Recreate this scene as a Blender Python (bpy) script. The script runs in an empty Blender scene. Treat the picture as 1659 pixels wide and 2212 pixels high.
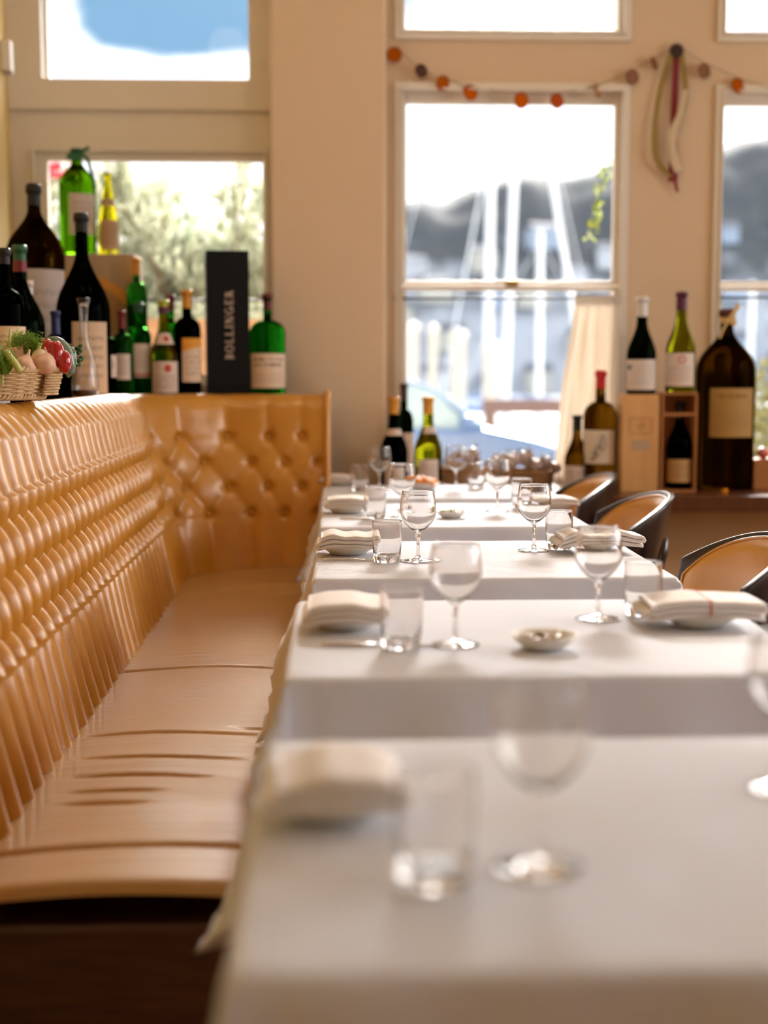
import bpy, bmesh, math, random
from mathutils import Vector, Matrix, noise
random.seed(7)
C = bpy.context.scene
COL = C.collection
PI = math.pi
# ------------------------------------------------------------------ camera
F = 3000.0; IW, IH = 1659.0, 2212.0
CAM = Vector((0, 0, 1.16))
PITCH = math.atan(298 / F)
YAW = math.atan(109.5 / F * math.cos(PITCH))
cam_d = bpy.data.cameras.new('camera'); cam = bpy.data.objects.new('camera', cam_d); COL.objects.link(cam)
cam.location = CAM
cam.rotation_euler = (PI / 2 - PITCH, 0, -YAW)
cam_d.sensor_fit = 'HORIZONTAL'; cam_d.sensor_width = 24; cam_d.lens = F / IW * 24
cam_d.clip_end = 2000
cam_d.dof.use_dof = True; cam_d.dof.focus_distance = 3.12; cam_d.dof.aperture_fstop = 1.6
C.camera = cam
C.view_settings.view_transform = 'Standard'; C.view_settings.look = 'None'
C.view_settings.gamma = 1; C.view_settings.use_curve_mapping = False
C.view_settings.exposure = 0.45
cy = C.cycles
cy.max_bounces = 14; cy.transparent_max_bounces = 24; cy.transmission_bounces = 12
cy.diffuse_bounces = 5; cy.glossy_bounces = 6
cy.caustics_reflective = True; cy.caustics_refractive = True; cy.blur_glossy = 1.0
cy.sample_clamp_indirect = 8.0; cy.use_denoising = True
MR = cam.rotation_euler.to_matrix()

def P(x, y, Y=None, Z=None):
    """the real point seen at frame position x, y on the upright plane Y or the level plane Z"""
    d = MR @ Vector(((x - IW / 2) / F, (IH / 2 - y) / F, -1))
    t = (Y - CAM.y) / d.y if Y is not None else (Z - CAM.z) / d.z
    return CAM + d * t

# ------------------------------------------------------------------ sky and sun
def make_world():
    w = bpy.data.worlds.new('sky'); C.world = w; w.use_nodes = True
    nt = w.node_tree; N = nt.nodes; L = nt.links; N.clear()
    out = N.new('ShaderNodeOutputWorld'); bg = N.new('ShaderNodeBackground')
    tc = N.new('ShaderNodeTexCoord'); sep = N.new('ShaderNodeSeparateXYZ')
    mp = N.new('ShaderNodeMapping'); mp.inputs['Scale'].default_value = (1, 1, 2.2)
    mp.inputs['Location'].default_value = (3.1, 1.7, 0.4)
    nz = N.new('ShaderNodeTexNoise'); nz.inputs['Scale'].default_value = 7; nz.inputs['Detail'].default_value = 5
    nz.inputs['Roughness'].default_value = .5
    L.new(tc.outputs['Generated'], sep.inputs[0]); L.new(tc.outputs['Generated'], mp.inputs[0]); L.new(mp.outputs[0], nz.inputs[0])
    # a clear patch of blue in the clouds, ahead and high
    def math_(op, a, b=None, c=None):
        n = N.new('ShaderNodeMath'); n.operation = op
        for i, v in enumerate((a, b, c)):
            if v is None: continue
            if isinstance(v, (int, float)): n.inputs[i].default_value = v
            else: L.new(v, n.inputs[i])
        return n.outputs[0]
    e = sep.outputs['Z']
    dx = math_('DIVIDE', math_('ADD', sep.outputs['X'], 0.095), 0.085)
    dz = math_('DIVIDE', math_('SUBTRACT', e, 0.262), 0.042)
    front = math_('GREATER_THAN', sep.outputs['Y'], 0.0)
    r2 = math_('ADD', math_('MULTIPLY', dx, dx), math_('MULTIPLY', dz, dz))
    patch = math_('MULTIPLY', math_('SUBTRACT', 1.15, r2), front)
    dx2 = math_('DIVIDE', math_('SUBTRACT', sep.outputs['X'], 0.04), 0.06)
    dz2 = math_('DIVIDE', math_('SUBTRACT', e, 0.285), 0.045)
    r3 = math_('ADD', math_('MULTIPLY', dx2, dx2), math_('MULTIPLY', dz2, dz2))
    patch2 = math_('MULTIPLY', math_('SUBTRACT', .75, r3), front)
    pm = math_('MAXIMUM', math_('MAXIMUM', patch, patch2), -0.6)
    nn = math_('MULTIPLY', math_('SUBTRACT', nz.outputs['Fac'], 0.5), 4.2)
    blue = math_('ADD', math_('MULTIPLY', pm, 1.0), nn)
    sm = N.new('ShaderNodeMapRange'); sm.interpolation_type = 'SMOOTHSTEP'
    sm.inputs['From Min'].default_value = -0.15; sm.inputs['From Max'].default_value = .55
    L.new(blue, sm.inputs['Value'])
    mix = N.new('ShaderNodeMixRGB'); L.new(sm.outputs[0], mix.inputs[0])
    mix.inputs[1].default_value = (1.35, 1.4, 1.48, 1); mix.inputs[2].default_value = (.20, .38, .58, 1)
    # the bright part of the cloud cover, where the sun stands behind it
    gd = Vector((.12, .86, .48)).normalized()
    dot = N.new('ShaderNodeVectorMath'); dot.operation = 'DOT_PRODUCT'; L.new(tc.outputs['Generated'], dot.inputs[0]); dot.inputs[1].default_value = gd
    gl = math_('POWER', math_('MAXIMUM', dot.outputs['Value'], 0.0), 190.0)
    d2 = N.new('ShaderNodeVectorMath'); d2.operation = 'DOT_PRODUCT'; L.new(tc.outputs['Generated'], d2.inputs[0]); d2.inputs[1].default_value = Vector((.86, .36, .34)).normalized()
    g2 = math_('POWER', math_('MAXIMUM', d2.outputs['Value'], 0.0), 7.0)
    gs = N.new('ShaderNodeVectorMath'); gs.operation = 'SCALE'; gs.inputs[0].default_value = (7.0, 6.6, 6.2); L.new(g2, gs.inputs['Scale'])
    gm2 = N.new('ShaderNodeMixRGB'); gm2.blend_type = 'ADD'; gm2.inputs[0].default_value = 1.0; L.new(mix.outputs[0], gm2.inputs[1]); L.new(gs.outputs[0], gm2.inputs[2])
    gm = N.new('ShaderNodeMixRGB'); gm.blend_type = 'ADD'; gm.inputs[0].default_value = 1.0
    gc = N.new('ShaderNodeVectorMath'); gc.operation = 'SCALE'; gc.inputs[0].default_value = (285, 268, 248); L.new(gl, gc.inputs['Scale'])
    L.new(gm2.outputs[0], gm.inputs[1]); L.new(gc.outputs[0], gm.inputs[2]); L.new(gm.outputs[0], bg.inputs[0]); bg.inputs[1].default_value = 1.0
    L.new(bg.outputs[0], out.inputs[0])
    w.cycles.sampling_method = 'AUTOMATIC'
make_world()
sd = bpy.data.lights.new('sun', 'SUN'); sd.energy = 2.6; sd.angle = math.radians(2.0); sd.color = (1, .93, .80)
sun = bpy.data.objects.new('sun', sd); COL.objects.link(sun)
sun.rotation_euler = Vector((-.80, -.42, -.50)).to_track_quat('-Z', 'Y').to_euler(); sun.location = (6, 9, 6)

def area(name, loc, rot, sx, sy, energy=0, portal=False, color=(1, 1, 1)):
    d = bpy.data.lights.new(name, 'AREA'); d.shape = 'RECTANGLE'; d.size = sx; d.size_y = sy
    d.energy = energy; d.color = color; d.cycles.is_portal = portal
    o = bpy.data.objects.new(name, d); COL.objects.link(o); o.location = loc; o.rotation_euler = rot
    return o
# daylight: portals in the window openings guide the light of the sky into the room
area('front_window_portal', (.75, 6.0, 1.9), (-PI / 2, 0, 0), 3.9, 3.0, portal=True)
area('left_window_portal', (-.75, 6.0, 2.0), (-PI / 2, 0, 0), 1.1, 2.2, portal=True)
area('side_window_portal', (3.75, 2.0, 1.85), (0, PI / 2, 0), 2.1, 6.0, portal=True)

# ------------------------------------------------------------------ materials
MATS = {}
def mat(name, col=(.8, .8, .8), rough=.5, metal=0, trans=0, ior=1.45, coat=0, bump=None, mottle=None, spec=None, sheen=0, fn=None):
    if name in MATS: return MATS[name]
    m = bpy.data.materials.new(name); m.use_nodes = True; nt = m.node_tree; b = nt.nodes['Principled BSDF']
    b.inputs['Base Color'].default_value = (*col, 1); b.inputs['Roughness'].default_value = rough
    b.inputs['Metallic'].default_value = metal; b.inputs['Transmission Weight'].default_value = trans
    b.inputs['IOR'].default_value = ior; b.inputs['Coat Weight'].default_value = coat
    b.inputs['Coat Roughness'].default_value = .15 if coat < .75 else .24
    if sheen: b.inputs['Sheen Weight'].default_value = sheen
    if spec is not None: b.inputs['Specular IOR Level'].default_value = spec
    tc = nt.nodes.new('ShaderNodeTexCoord')
    if bump:
        sc, st, stretch = bump
        mp = nt.nodes.new('ShaderNodeMapping'); mp.inputs['Scale'].default_value = stretch
        nz = nt.nodes.new('ShaderNodeTexNoise'); nz.inputs['Scale'].default_value = sc; nz.inputs['Detail'].default_value = 4
        bp = nt.nodes.new('ShaderNodeBump'); bp.inputs['Strength'].default_value = st; bp.inputs['Distance'].default_value = .01
        nt.links.new(tc.outputs['Object'], mp.inputs[0]); nt.links.new(mp.outputs[0], nz.inputs[0])
        nt.links.new(nz.outputs['Fac'], bp.inputs['Height']); nt.links.new(bp.outputs[0], b.inputs['Normal'])
    if mottle:
        col2, sc, stretch = mottle
        mp = nt.nodes.new('ShaderNodeMapping'); mp.inputs['Scale'].default_value = stretch
        nz = nt.nodes.new('ShaderNodeTexNoise'); nz.inputs['Scale'].default_value = sc; nz.inputs['Detail'].default_value = 5
        cr = nt.nodes.new('ShaderNodeValToRGB'); cr.color_ramp.elements[0].position = .35; cr.color_ramp.elements[1].position = .65
        cr.color_ramp.elements[0].color = (*col, 1); cr.color_ramp.elements[1].color = (*col2, 1)
        nt.links.new(tc.outputs['Object'], mp.inputs[0]); nt.links.new(mp.outputs[0], nz.inputs[0])
        nt.links.new(nz.outputs['Fac'], cr.inputs[0]); nt.links.new(cr.outputs[0], b.inputs['Base Color'])
    if fn: fn(nt, b, tc)
    MATS[name] = m; return m

def glassmat(name, col, rough=0.0, ior=1.45):
    if name in MATS: return MATS[name]
    m = bpy.data.materials.new(name); m.use_nodes = True; nt = m.node_tree; nt.nodes.clear()
    o = nt.nodes.new('ShaderNodeOutputMaterial'); g = nt.nodes.new('ShaderNodeBsdfGlass')
    g.inputs['Color'].default_value = (*col, 1); g.inputs['Roughness'].default_value = rough; g.inputs['IOR'].default_value = ior
    nt.links.new(g.outputs[0], o.inputs[0]); MATS[name] = m; return m

def panemat():
    m = bpy.data.materials.new('window_glass'); m.use_nodes = True; nt = m.node_tree; nt.nodes.clear()
    o = nt.nodes.new('ShaderNodeOutputMaterial'); t = nt.nodes.new('ShaderNodeBsdfTransparent'); g = nt.nodes.new('ShaderNodeBsdfGlossy')
    g.inputs['Roughness'].default_value = .02
    f = nt.nodes.new('ShaderNodeFresnel'); f.inputs[0].default_value = 1.25; x = nt.nodes.new('ShaderNodeMixShader')
    nt.links.new(f.outputs[0], x.inputs[0]); nt.links.new(t.outputs[0], x.inputs[1]); nt.links.new(g.outputs[0], x.inputs[2])
    nt.links.new(x.outputs[0], o.inputs[0]); MATS['pane'] = m; return m
PANE = panemat()

def clothmat(name, col, tr=.25, col2=None):
    m = bpy.data.materials.new(name); m.use_nodes = True; nt = m.node_tree; nt.nodes.clear()
    o = nt.nodes.new('ShaderNodeOutputMaterial'); d = nt.nodes.new('ShaderNodeBsdfDiffuse'); t = nt.nodes.new('ShaderNodeBsdfTranslucent')
    d.inputs[0].default_value = (*col, 1); t.inputs[0].default_value = (*(col2 or col), 1)
    tc = nt.nodes.new('ShaderNodeTexCoord'); nz = nt.nodes.new('ShaderNodeTexNoise'); nz.inputs['Scale'].default_value = 9
    nz.inputs['Detail'].default_value = 3
    bp = nt.nodes.new('ShaderNodeBump'); bp.inputs['Strength'].default_value = .25; bp.inputs['Distance'].default_value = .02
    nt.links.new(tc.outputs['Object'], nz.inputs[0]); nt.links.new(nz.outputs['Fac'], bp.inputs['Height'])
    nt.links.new(bp.outputs[0], d.inputs['Normal'])
    x = nt.nodes.new('ShaderNodeMixShader'); x.inputs[0].default_value = tr
    nt.links.new(d.outputs[0], x.inputs[1]); nt.links.new(t.outputs[0], x.inputs[2]); nt.links.new(x.outputs[0], o.inputs[0])
    MATS[name] = m; return m

def seat_fn(nt, b, tc):
    # worn leather: long creases running across the seat
    mp = nt.nodes.new('ShaderNodeMapping'); mp.inputs['Scale'].default_value = (1.2, 24, 1)
    nz = nt.nodes.new('ShaderNodeTexNoise'); nz.inputs['Scale'].default_value = 1.6; nz.inputs['Detail'].default_value = 6; nz.inputs['Roughness'].default_value = .6
    bp = nt.nodes.new('ShaderNodeBump'); bp.inputs['Strength'].default_value = .42; bp.inputs['Distance'].default_value = .010
    nt.links.new(tc.outputs['Object'], mp.inputs[0]); nt.links.new(mp.outputs[0], nz.inputs[0])
    nt.links.new(nz.outputs['Fac'], bp.inputs['Height']); nt.links.new(bp.outputs[0], b.inputs['Normal'])

LEATHER = mat('caramel_leather', (.58, .26, .022), .42, coat=1.0, bump=(60, .08, (1, 1, 1)), mottle=((.53, .225, .015), 6, (1, 1, 1)))
SEATL = mat('seat_leather', (.44, .25, .085), .38, coat=.35, fn=seat_fn)
WALL = mat('wall_paint', (.70, .55, .39), .75, bump=(120, .05, (1, 1, 1)))
YWALL = mat('yellow_wall_paint', (.72, .54, .24), .75, bump=(120, .05, (1, 1, 1)))
TRIM = mat('window_trim_paint', (.80, .75, .67), .38, bump=(60, .03, (1, 1, 1)))
CEIL = mat('ceiling_paint', (.78, .66, .50), .8)
FLOOR = mat('dark_floor_boards', (.17, .068, .02), .5, mottle=((.21, .088, .028), 3, (1, 14, 1)))
DWOOD = mat('dark_stained_wood', (.045, .016, .008), .28, coat=.3, mottle=((.07, .028, .012), 4, (2, 2, 20)))
LEDGEW = mat('ledge_wood', (.10, .035, .015), .3, coat=.2, mottle=((.14, .05, .02), 3, (14, 2, 2)))
CHAIRW = mat('chair_frame_wood', (.022, .009, .006), .3, coat=.25)
PINE = mat('pine_wood', (.74, .44, .18), .55, mottle=((.66, .36, .14), 2.5, (9, 9, 1)))
PINED = mat('orange_pine_wood', (.48, .20, .06), .5, mottle=((.40, .16, .05), 2.5, (9, 9, 1)))
TCLOTH = clothmat('tablecloth_linen', (.69, .70, .76), .03, (.70, .66, .66))
NAPK = clothmat('napkin_linen', (.84, .79, .76), .08)
CURT = clothmat('curtain_linen', (.86, .81, .74), .45, (.92, .86, .79))
CHINA = mat('white_china', (.78, .76, .72), .15, coat=.3)
STONEW = mat('stoneware', (.72, .68, .60), .3)
STEEL = mat('steel', (.75, .73, .7), .2, metal=1)
BLACKM = mat('black_iron', (.015, .015, .015), .45)
CLEAR = glassmat('clear_glass', (1, 1, 1), 0, 1.5)
G = dict(
    jug=glassmat('bright_green_glass', (.20, .37, .02)),
    flute=glassmat('yellow_green_glass', (.72, .66, .08)),
    amber=glassmat('amber_olive_glass', (.10, .055, .008)),
    black=glassmat('near_black_glass', (.02, .025, .02)),
    dark=glassmat('dark_green_glass', (.035, .055, .028)),
    green=glassmat('emerald_glass', (.06, .42, .06)),
    mid=glassmat('bottle_green_glass', (.10, .34, .08)),
    olive=glassmat('olive_glass', (.42, .42, .05)),
    oliveb=glassmat('brown_olive_glass', (.30, .20, .04)),
)
WICK = mat('wicker', (.66, .45, .23), .5, mottle=((.50, .31, .14), 30, (1, 1, 1)))
WICKD = mat('dark_wicker', (.36, .19, .07), .55, mottle=((.26, .13, .05), 30, (1, 1, 1)))

# ------------------------------------------------------------------ mesh helpers
def link(name, bm, m, parent=None, smooth=False, loc=None):
    me = bpy.data.meshes.new(name); bm.normal_update(); bm.to_mesh(me); bm.free()
    for mm in (m if isinstance(m, (list, tuple)) else [m]): me.materials.append(mm)
    if smooth:
        for p in me.polygons: p.use_smooth = True
    o = bpy.data.objects.new(name, me); COL.objects.link(o)
    if parent: o.parent = parent
    if loc is not None: o.location = loc
    return o
def tag(o, label=None, cat=None, group=None, kind=None):
    if label: o['label'] = label
    if cat: o['category'] = cat
    if group: o['group'] = group
    if kind: o['kind'] = kind
    return o
def thing(name, label, cat, loc=(0, 0, 0), rz=0, group=None):
    o = bpy.data.objects.new(name, None); COL.objects.link(o); o.location = loc; o.rotation_euler = (0, 0, rz)
    o.empty_display_size = .05
    return tag(o, label, cat, group)
def struct(o): o['kind'] = 'structure'; return o
def B(): return bmesh.new()
def box(bm, x0, x1, y0, y1, z0, z1, bev=0, mi=0):
    r = bmesh.ops.create_cube(bm, size=1)
    for v in r['verts']:
        v.co = Vector((x0 if v.co.x < 0 else x1, y0 if v.co.y < 0 else y1, z0 if v.co.z < 0 else z1))
    fs = {f for v in r['verts'] for f in v.link_faces}
    for f in fs: f.material_index = mi
    if bev:
        es = list({e for v in r['verts'] for e in v.link_edges})
        bmesh.ops.bevel(bm, geom=es, offset=bev, segments=2, affect='EDGES', profile=.6)
    return r
def lathe(bm, prof, seg=32, c=(0, 0, 0), mi=0):
    rings = []
    for r, z in prof:
        if r < 1e-5: rings.append([bm.verts.new((c[0], c[1], c[2] + z))])
        else: rings.append([bm.verts.new((c[0] + r * math.cos(2 * PI * i / seg), c[1] + r * math.sin(2 * PI * i / seg), c[2] + z)) for i in range(seg)])
    for a, b in zip(rings, rings[1:]):
        for i in range(seg):
            j = (i + 1) % seg
            if len(a) == 1 and len(b) == 1: continue
            if len(a) == 1: f = bm.faces.new((a[0], b[j], b[i]))
            elif len(b) == 1: f = bm.faces.new((a[i], a[j], b[0]))
            else: f = bm.faces.new((a[i], a[j], b[j], b[i]))
            f.material_index = mi
    return rings
def tube(bm, pts, rad, seg=8, closed=False, flat=1.0, mi=0):
    pts = [Vector(p) for p in pts]; n = len(pts); rings = []
    up = Vector((0, 0, 1)); prev = None
    for i, p in enumerate(pts):
        if closed: t = pts[(i + 1) % n] - pts[i - 1]
        else: t = pts[min(i + 1, n - 1)] - pts[max(i - 1, 0)]
        t.normalize()
        if prev is None:
            a = t.cross(up)
            if a.length < .1: a = t.cross(Vector((1, 0, 0)))
        else:
            a = prev - t * prev.dot(t)
        a.normalize(); prev = a; b = t.cross(a)
        r = rad[i] if isinstance(rad, (list, tuple)) else rad
        rings.append([bm.verts.new(p + a * r * math.cos(2 * PI * k / seg) + b * r * flat * math.sin(2 * PI * k / seg)) for k in range(seg)])
    for i in range(n if closed else n - 1):
        a, b = rings[i], rings[(i + 1) % n]
        for k in range(seg):
            f = bm.faces.new((a[k], a[(k + 1) % seg], b[(k + 1) % seg], b[k])); f.material_index = mi
    if not closed:
        bm.faces.new(rings[0][::-1]).material_index = mi; bm.faces.new(rings[-1]).material_index = mi
def grid(bm, fn, nu, nv, mi=0, closed_u=False):
    vs = [[bm.verts.new(fn(i / nu, j / nv)) for j in range(nv + 1)] for i in range(nu if closed_u else nu + 1)]
    for i in range(nu):
        a = vs[i]; b = vs[(i + 1) % len(vs)] if closed_u else vs[i + 1]
        for j in range(nv):
            f = bm.faces.new((a[j], b[j], b[j + 1], a[j + 1])); f.material_index = mi
    return vs
def blob(bm, c, rx, ry, rz, amp=.0, freq=3, seed=0, u=16, v=10, mi=0):
    r = bmesh.ops.create_uvsphere(bm, u_segments=u, v_segments=v, radius=1)
    for q in r['verts']:
        n = q.co.normalized(); k = 1 + amp * noise.noise(n * freq + Vector((seed, seed * .7, 0)))
        q.co = Vector((c[0] + n.x * rx * k, c[1] + n.y * ry * k, c[2] + n.z * rz * k))
        for f in q.link_faces: f.material_index = mi
def copy_tree(o, parent=None):
    c = o.copy(); COL.objects.link(c)
    if parent: c.parent = parent
    for ch in list(o.children): copy_tree(ch, c)
    return c

# ------------------------------------------------------------------ room shell
YW = 5.72; YO = 5.95; ZC = 3.3; XR = 3.7; XL = -1.29
def X(px, Y=YW): return P(px, 808, Y=Y).x
def Z(py, Y=YW, px=1000): return P(px, py, Y=Y).z
bm = B(); box(bm, -1.6, 3.95, -4.0, 6.0, -.08, 0); struct(link('floor', bm, FLOOR))
bm = B(); box(bm, -1.6, 3.95, -4.0, 6.0, ZC, ZC + .1); struct(link('ceiling', bm, CEIL))
xa, xb = X(862), X(1340); xc = X(1541); xd = xc + (xb - xa)
za, zb, zt = Z(75), Z(190), 3.0
ZLEDGE = .715; PX0 = X(588, 5.45); PX1 = X(833, 5.45)
bm = B()
box(bm, PX1 - .02, xa, YW, YO, 0, ZC)
box(bm, xb, xc, YW, YO, 0, ZC); box(bm, xd, 3.95, YW, YO, 0, ZC)
for a, b in ((xa, xb), (xc, xd)):
    box(bm, a, b, YW, YO, 0, ZLEDGE - .02); box(bm, a, b, YW, YO, zb, za); box(bm, a, b, YW, YO, zt, ZC)
struct(link('wall_front', bm, WALL))
# panel below the ledge; wall paint lightened in place of missing light
bm = B(); box(bm, PX1 + .01, 3.69, 5.25, YW - .001, 0, ZLEDGE - .06); struct(link('wall_dado', bm, mat('wall_paint_brightened', (.88, .62, .34), .75)))
bm = B(); box(bm, PX0, PX1, 5.45, YO, 0, ZC, .012); struct(link('wall_pillar', bm, WALL))
# left bay wall with arched upper light
LX0, LX1 = XL, PX0
gx0, gx1 = X(105), X(547); gz0 = Z(171, px=300); gz1 = Z(-75, px=300)
lx0, lx1 = X(80), X(578); lz0, lz1 = 1.12, Z(322, px=300)
def arch_pts(x0, x1, z0, z1, r, rb=.015, n=8):
    pts = []
    for cx, cz, a0, rr in ((x1 - rb, z0 + rb, -90, rb), (x1 - r, z1 - r * .8, 0, r), (x0 + r, z1 - r * .8, 90, r), (x0 + rb, z0 + rb, 180, rb)):
        for i in range(n + 1):
            a = math.radians(a0 + 90 * i / n); k = .8 if rr == r else 1
            pts.append((cx + rr * math.cos(a), cz + rr * k * math.sin(a)))
    return pts
def holed(bm, outer, inner, y0, y1):
    # outer ring given per inner point (same count): frame with thickness
    n = len(inner); A = []
    for (ix, iz), (ox, oz) in zip(inner, outer):
        A.append([bm.verts.new((ix, y0, iz)), bm.verts.new((ox, y0, oz)), bm.verts.new((ox, y1, oz)), bm.verts.new((ix, y1, iz))])
    for i in range(n):
        a, b = A[i], A[(i + 1) % n]
        for k in range(4):
            q = (a[k], a[(k + 1) % 4], b[(k + 1) % 4], b[k])
            try: bm.faces.new(q)
            except ValueError: pass
inner = arch_pts(gx0, gx1, gz0, gz1, .15)
cx_, cz_ = (gx0 + gx1) / 2, (gz0 + gz1) / 2
def to_rect(p, x0, x1, z0, z1):
    dx, dz = p[0] - cx_, p[1] - cz_
    s = min((x1 - cx_) / abs(dx) if dx > 0 else (cx_ - x0) / max(abs(dx), 1e-6), (z1 - cz_) / abs(dz) if dz > 0 else (cz_ - z0) / max(abs(dz), 1e-6))
    return (cx_ + dx * s, cz_ + dz * s)
bm = B()
zmid = Z(236, px=300)
outer = [to_rect(p, LX0, LX1, zmid, ZC - .02) for p in inner]
# snap the nearest ring vertices onto the rectangle corners
for cxr, czr in ((LX0, zmid), (LX1, zmid), (LX0, ZC - .02), (LX1, ZC - .02)):
    k = min(range(len(outer)), key=lambda i: (outer[i][0] - cxr) ** 2 + (outer[i][1] - czr) ** 2); outer[k] = (cxr, czr)
holed(bm, outer, inner, YW, YO - .02)
box(bm, LX0, LX1, YW + .035, YO - .02, lz1, zmid - .0)
box(bm, LX0, lx0, YW + .035, YO - .02, 0, lz1); box(bm, lx1, LX1, YW + .035, YO - .02, 0, lz1); box(bm, lx0, lx1, YW + .035, YO - .02, 0, lz0)
struct(link('wall_bay', bm, TRIM))
bm = B(); box(bm, -1.5, XL, 5.45, 5.95, 0, ZC); box(bm, -1.5, X(25, 5.45), -4, 5.45, 0, ZC); struct(link('wall_left', bm, YWALL))
# right wall with broad windows out of frame, rear wall
bm = B(); box(bm, XR, XR + .2, -4, 5.95, 0, .8); box(bm, XR, XR + .2, -4, 5.95, 2.9, ZC)
for y0, y1 in ((-4, -1.0), (1.0, 1.15), (3.0, 3.15), (5.0, 5.95)): box(bm, XR, XR + .2, y0, y1, .8, 2.9)
struct(link('wall_right', bm, WALL))
bm = B(); box(bm, -1.5, .3, -4.0, -3.8, 0, ZC); box(bm, 2.9, XR, -4.0, -3.8, 0, ZC); box(bm, .3, 2.9, -4, -3.8, 0, ZC)
struct(link('wall_rear', bm, WALL))

def rect_ring(bm, x0, x1, z0, z1, w, y0, y1, bev=.003):
    box(bm, x0 - w, x0, y0, y1, z0 - w, z1 + w, bev); box(bm, x1, x1 + w, y0, y1, z0 - w, z1 + w, bev)
    box(bm, x0, x1, y0, y1, z1, z1 + w, bev); box(bm, x0, x1, y0, y1, z0 - w, z0, bev)
def frame_between(bm, o, i, y0, y1, bev=.003):
    (ox0, ox1, oz0, oz1), (ix0, ix1, iz0, iz1) = o, i
    box(bm, ox0, ix0, y0, y1, oz0, oz1, bev); box(bm, ix1, ox1, y0, y1, oz0, oz1, bev)
    box(bm, ix0, ix1, y0, y1, iz1, oz1, bev); box(bm, ix0, ix1, y0, y1, oz0, iz0, bev)
def sash_window(idx, x0, x1, z0, z1, rail=None, px=1000, upper=False):
    w = thing('window_%d' % idx, None, None, ((x0 + x1) / 2, YW, z0)); struct(w)
    ox, oz = w.location.x, w.location.z
    def T(o): o.location = (-ox, -YW, -oz); return o
    bm = B(); rect_ring(bm, x0 + .004, x1 - .004, z0, z1 - .004, .022, YW - .022, YW - .0005)
    rect_ring(bm, x0 + .012, x1 - .012, z0 + .01, z1 - .012, .008, YW - .032, YW - .01, .002)
    T(link('casing', bm, TRIM, w))
    bm = B()
    if rail:
        m0, m1 = rail
        g = .03
        frame_between(bm, (x0, x1, m1 - .005, z1), (x0 + g, x1 - g, m1 + .012, z1 - .055), YW + .04, YW + .075)
        T(link('upper_sash', bm, TRIM, w))
        bm = B(); frame_between(bm, (x0, x1, z0, m1 - .01), (x0 + g, x1 - g, z0 + .07, m0), YW + .005, YW + .038)
        T(link('lower_sash', bm, TRIM, w))
        bm = B(); box(bm, x0 + g, x1 - g, YW + .055, YW + .06, m1 + .012, z1 - .055); T(link('pane', bm, PANE, w))
        bm = B(); box(bm, x0 + g, x1 - g, YW + .018, YW + .023, z0 + .07, m0); T(link('pane', bm, PANE, w))
        bm = B(); box(bm, (x0 + x1) / 2 - .02, (x0 + x1) / 2 + .03, YW - .01, YW + .03, m1 - .01, m1 + .012, .003); T(link('sash_latch', bm, mat('brass', (.5, .35, .1), .4, metal=1), w))
    else:
        frame_between(bm, (x0, x1, z0, z1), (x0 + .025, x1 - .025, z0 + .03, z1 - .04), YW + .03, YW + .07)
        T(link('sash', bm, TRIM, w))
        bm = B(); box(bm, x0 + .025, x1 - .025, YW + .048, YW + .053, z0 + .03, z1 - .04); T(link('pane', bm, PANE, w))
    return w
sash_window(1, xa, xb, ZLEDGE - .02, zb, (Z(627), Z(606) - .010))
sash_window(2, xc, xd, ZLEDGE - .02, zb, (Z(627), Z(606) - .010))
sash_window(3, xa, xb, za, zt); sash_window(4, xc, xd, za, zt)
# left lower window
w = struct(thing('window_5', None, None, (0, 0, 0)))
bm = B(); frame_between(bm, (lx0, lx1, lz0, lz1), (X(107), X(570), lz0 + .04, Z(343, px=300)), YW + .05, YW + .1); link('sash', bm, TRIM, w)
bm = B(); rect_ring(bm, lx0 + .006, lx1 - .006, lz0, lz1 - .006, .012, YW + .015, YW + .0345); link('casing', bm, TRIM, w)
bm = B(); box(bm, X(107), X(570), YW + .07, YW + .075, lz0 + .04, Z(343, px=300)); link('pane', bm, PANE, w)
w = struct(thing('window_6', None, None, (0, 0, 0)))
bm = B(); pa = [(p[0] + (.006 if p[0] < cx_ else -.006), p[1] + (.006 if p[1] < cz_ else -.006)) for p in inner]
holed(bm, inner, [(cx_ + (p[0] - cx_) * .972, cz_ + (p[1] - cz_) * .972) for p in inner], YW + .08, YW + .11); link('sash', bm, TRIM, w)
bm = B(); vs = [bm.verts.new((p[0], YW + .095, p[1])) for p in inner]; bm.faces.new(vs); bmesh.ops.solidify(bm, geom=bm.faces[:], thickness=.004); link('pane', bm, PANE, w)
# right side windows, out of frame
for i, (y0, y1) in enumerate(((-1.0, 1.0), (1.15, 3.0), (3.15, 5.0))):
    w = struct(thing('window_%d' % (7 + i), None, None, (XR + .1, (y0 + y1) / 2, .8)))
    bm = B(); h = (y1 - y0) / 2
    for a, b, c, d in ((-h, -h + .05, 0, 2.1), (h - .05, h, 0, 2.1), (-h, h, 0, .06), (-h, h, 2.04, 2.1), (-h, h, 1.02, 1.08), (-.02, .02, 0, 2.1)):
        box(bm, -.03, .03, a, b, c, d)
    link('sash', bm, TRIM, w)
    bm = B(); box(bm, -.003, .003, -h + .05, h - .05, .06, 2.04); link('pane', bm, PANE, w)
# ledge under the front windows
bm = B(); box(bm, PX1 + .005, 3.68, P(1400, 1072, Z=ZLEDGE).y, YW + .003, ZLEDGE - .06, ZLEDGE, .006); struct(link('trim_1', bm, LEDGEW))
YLF = P(1400, 1072, Z=ZLEDGE).y

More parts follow.
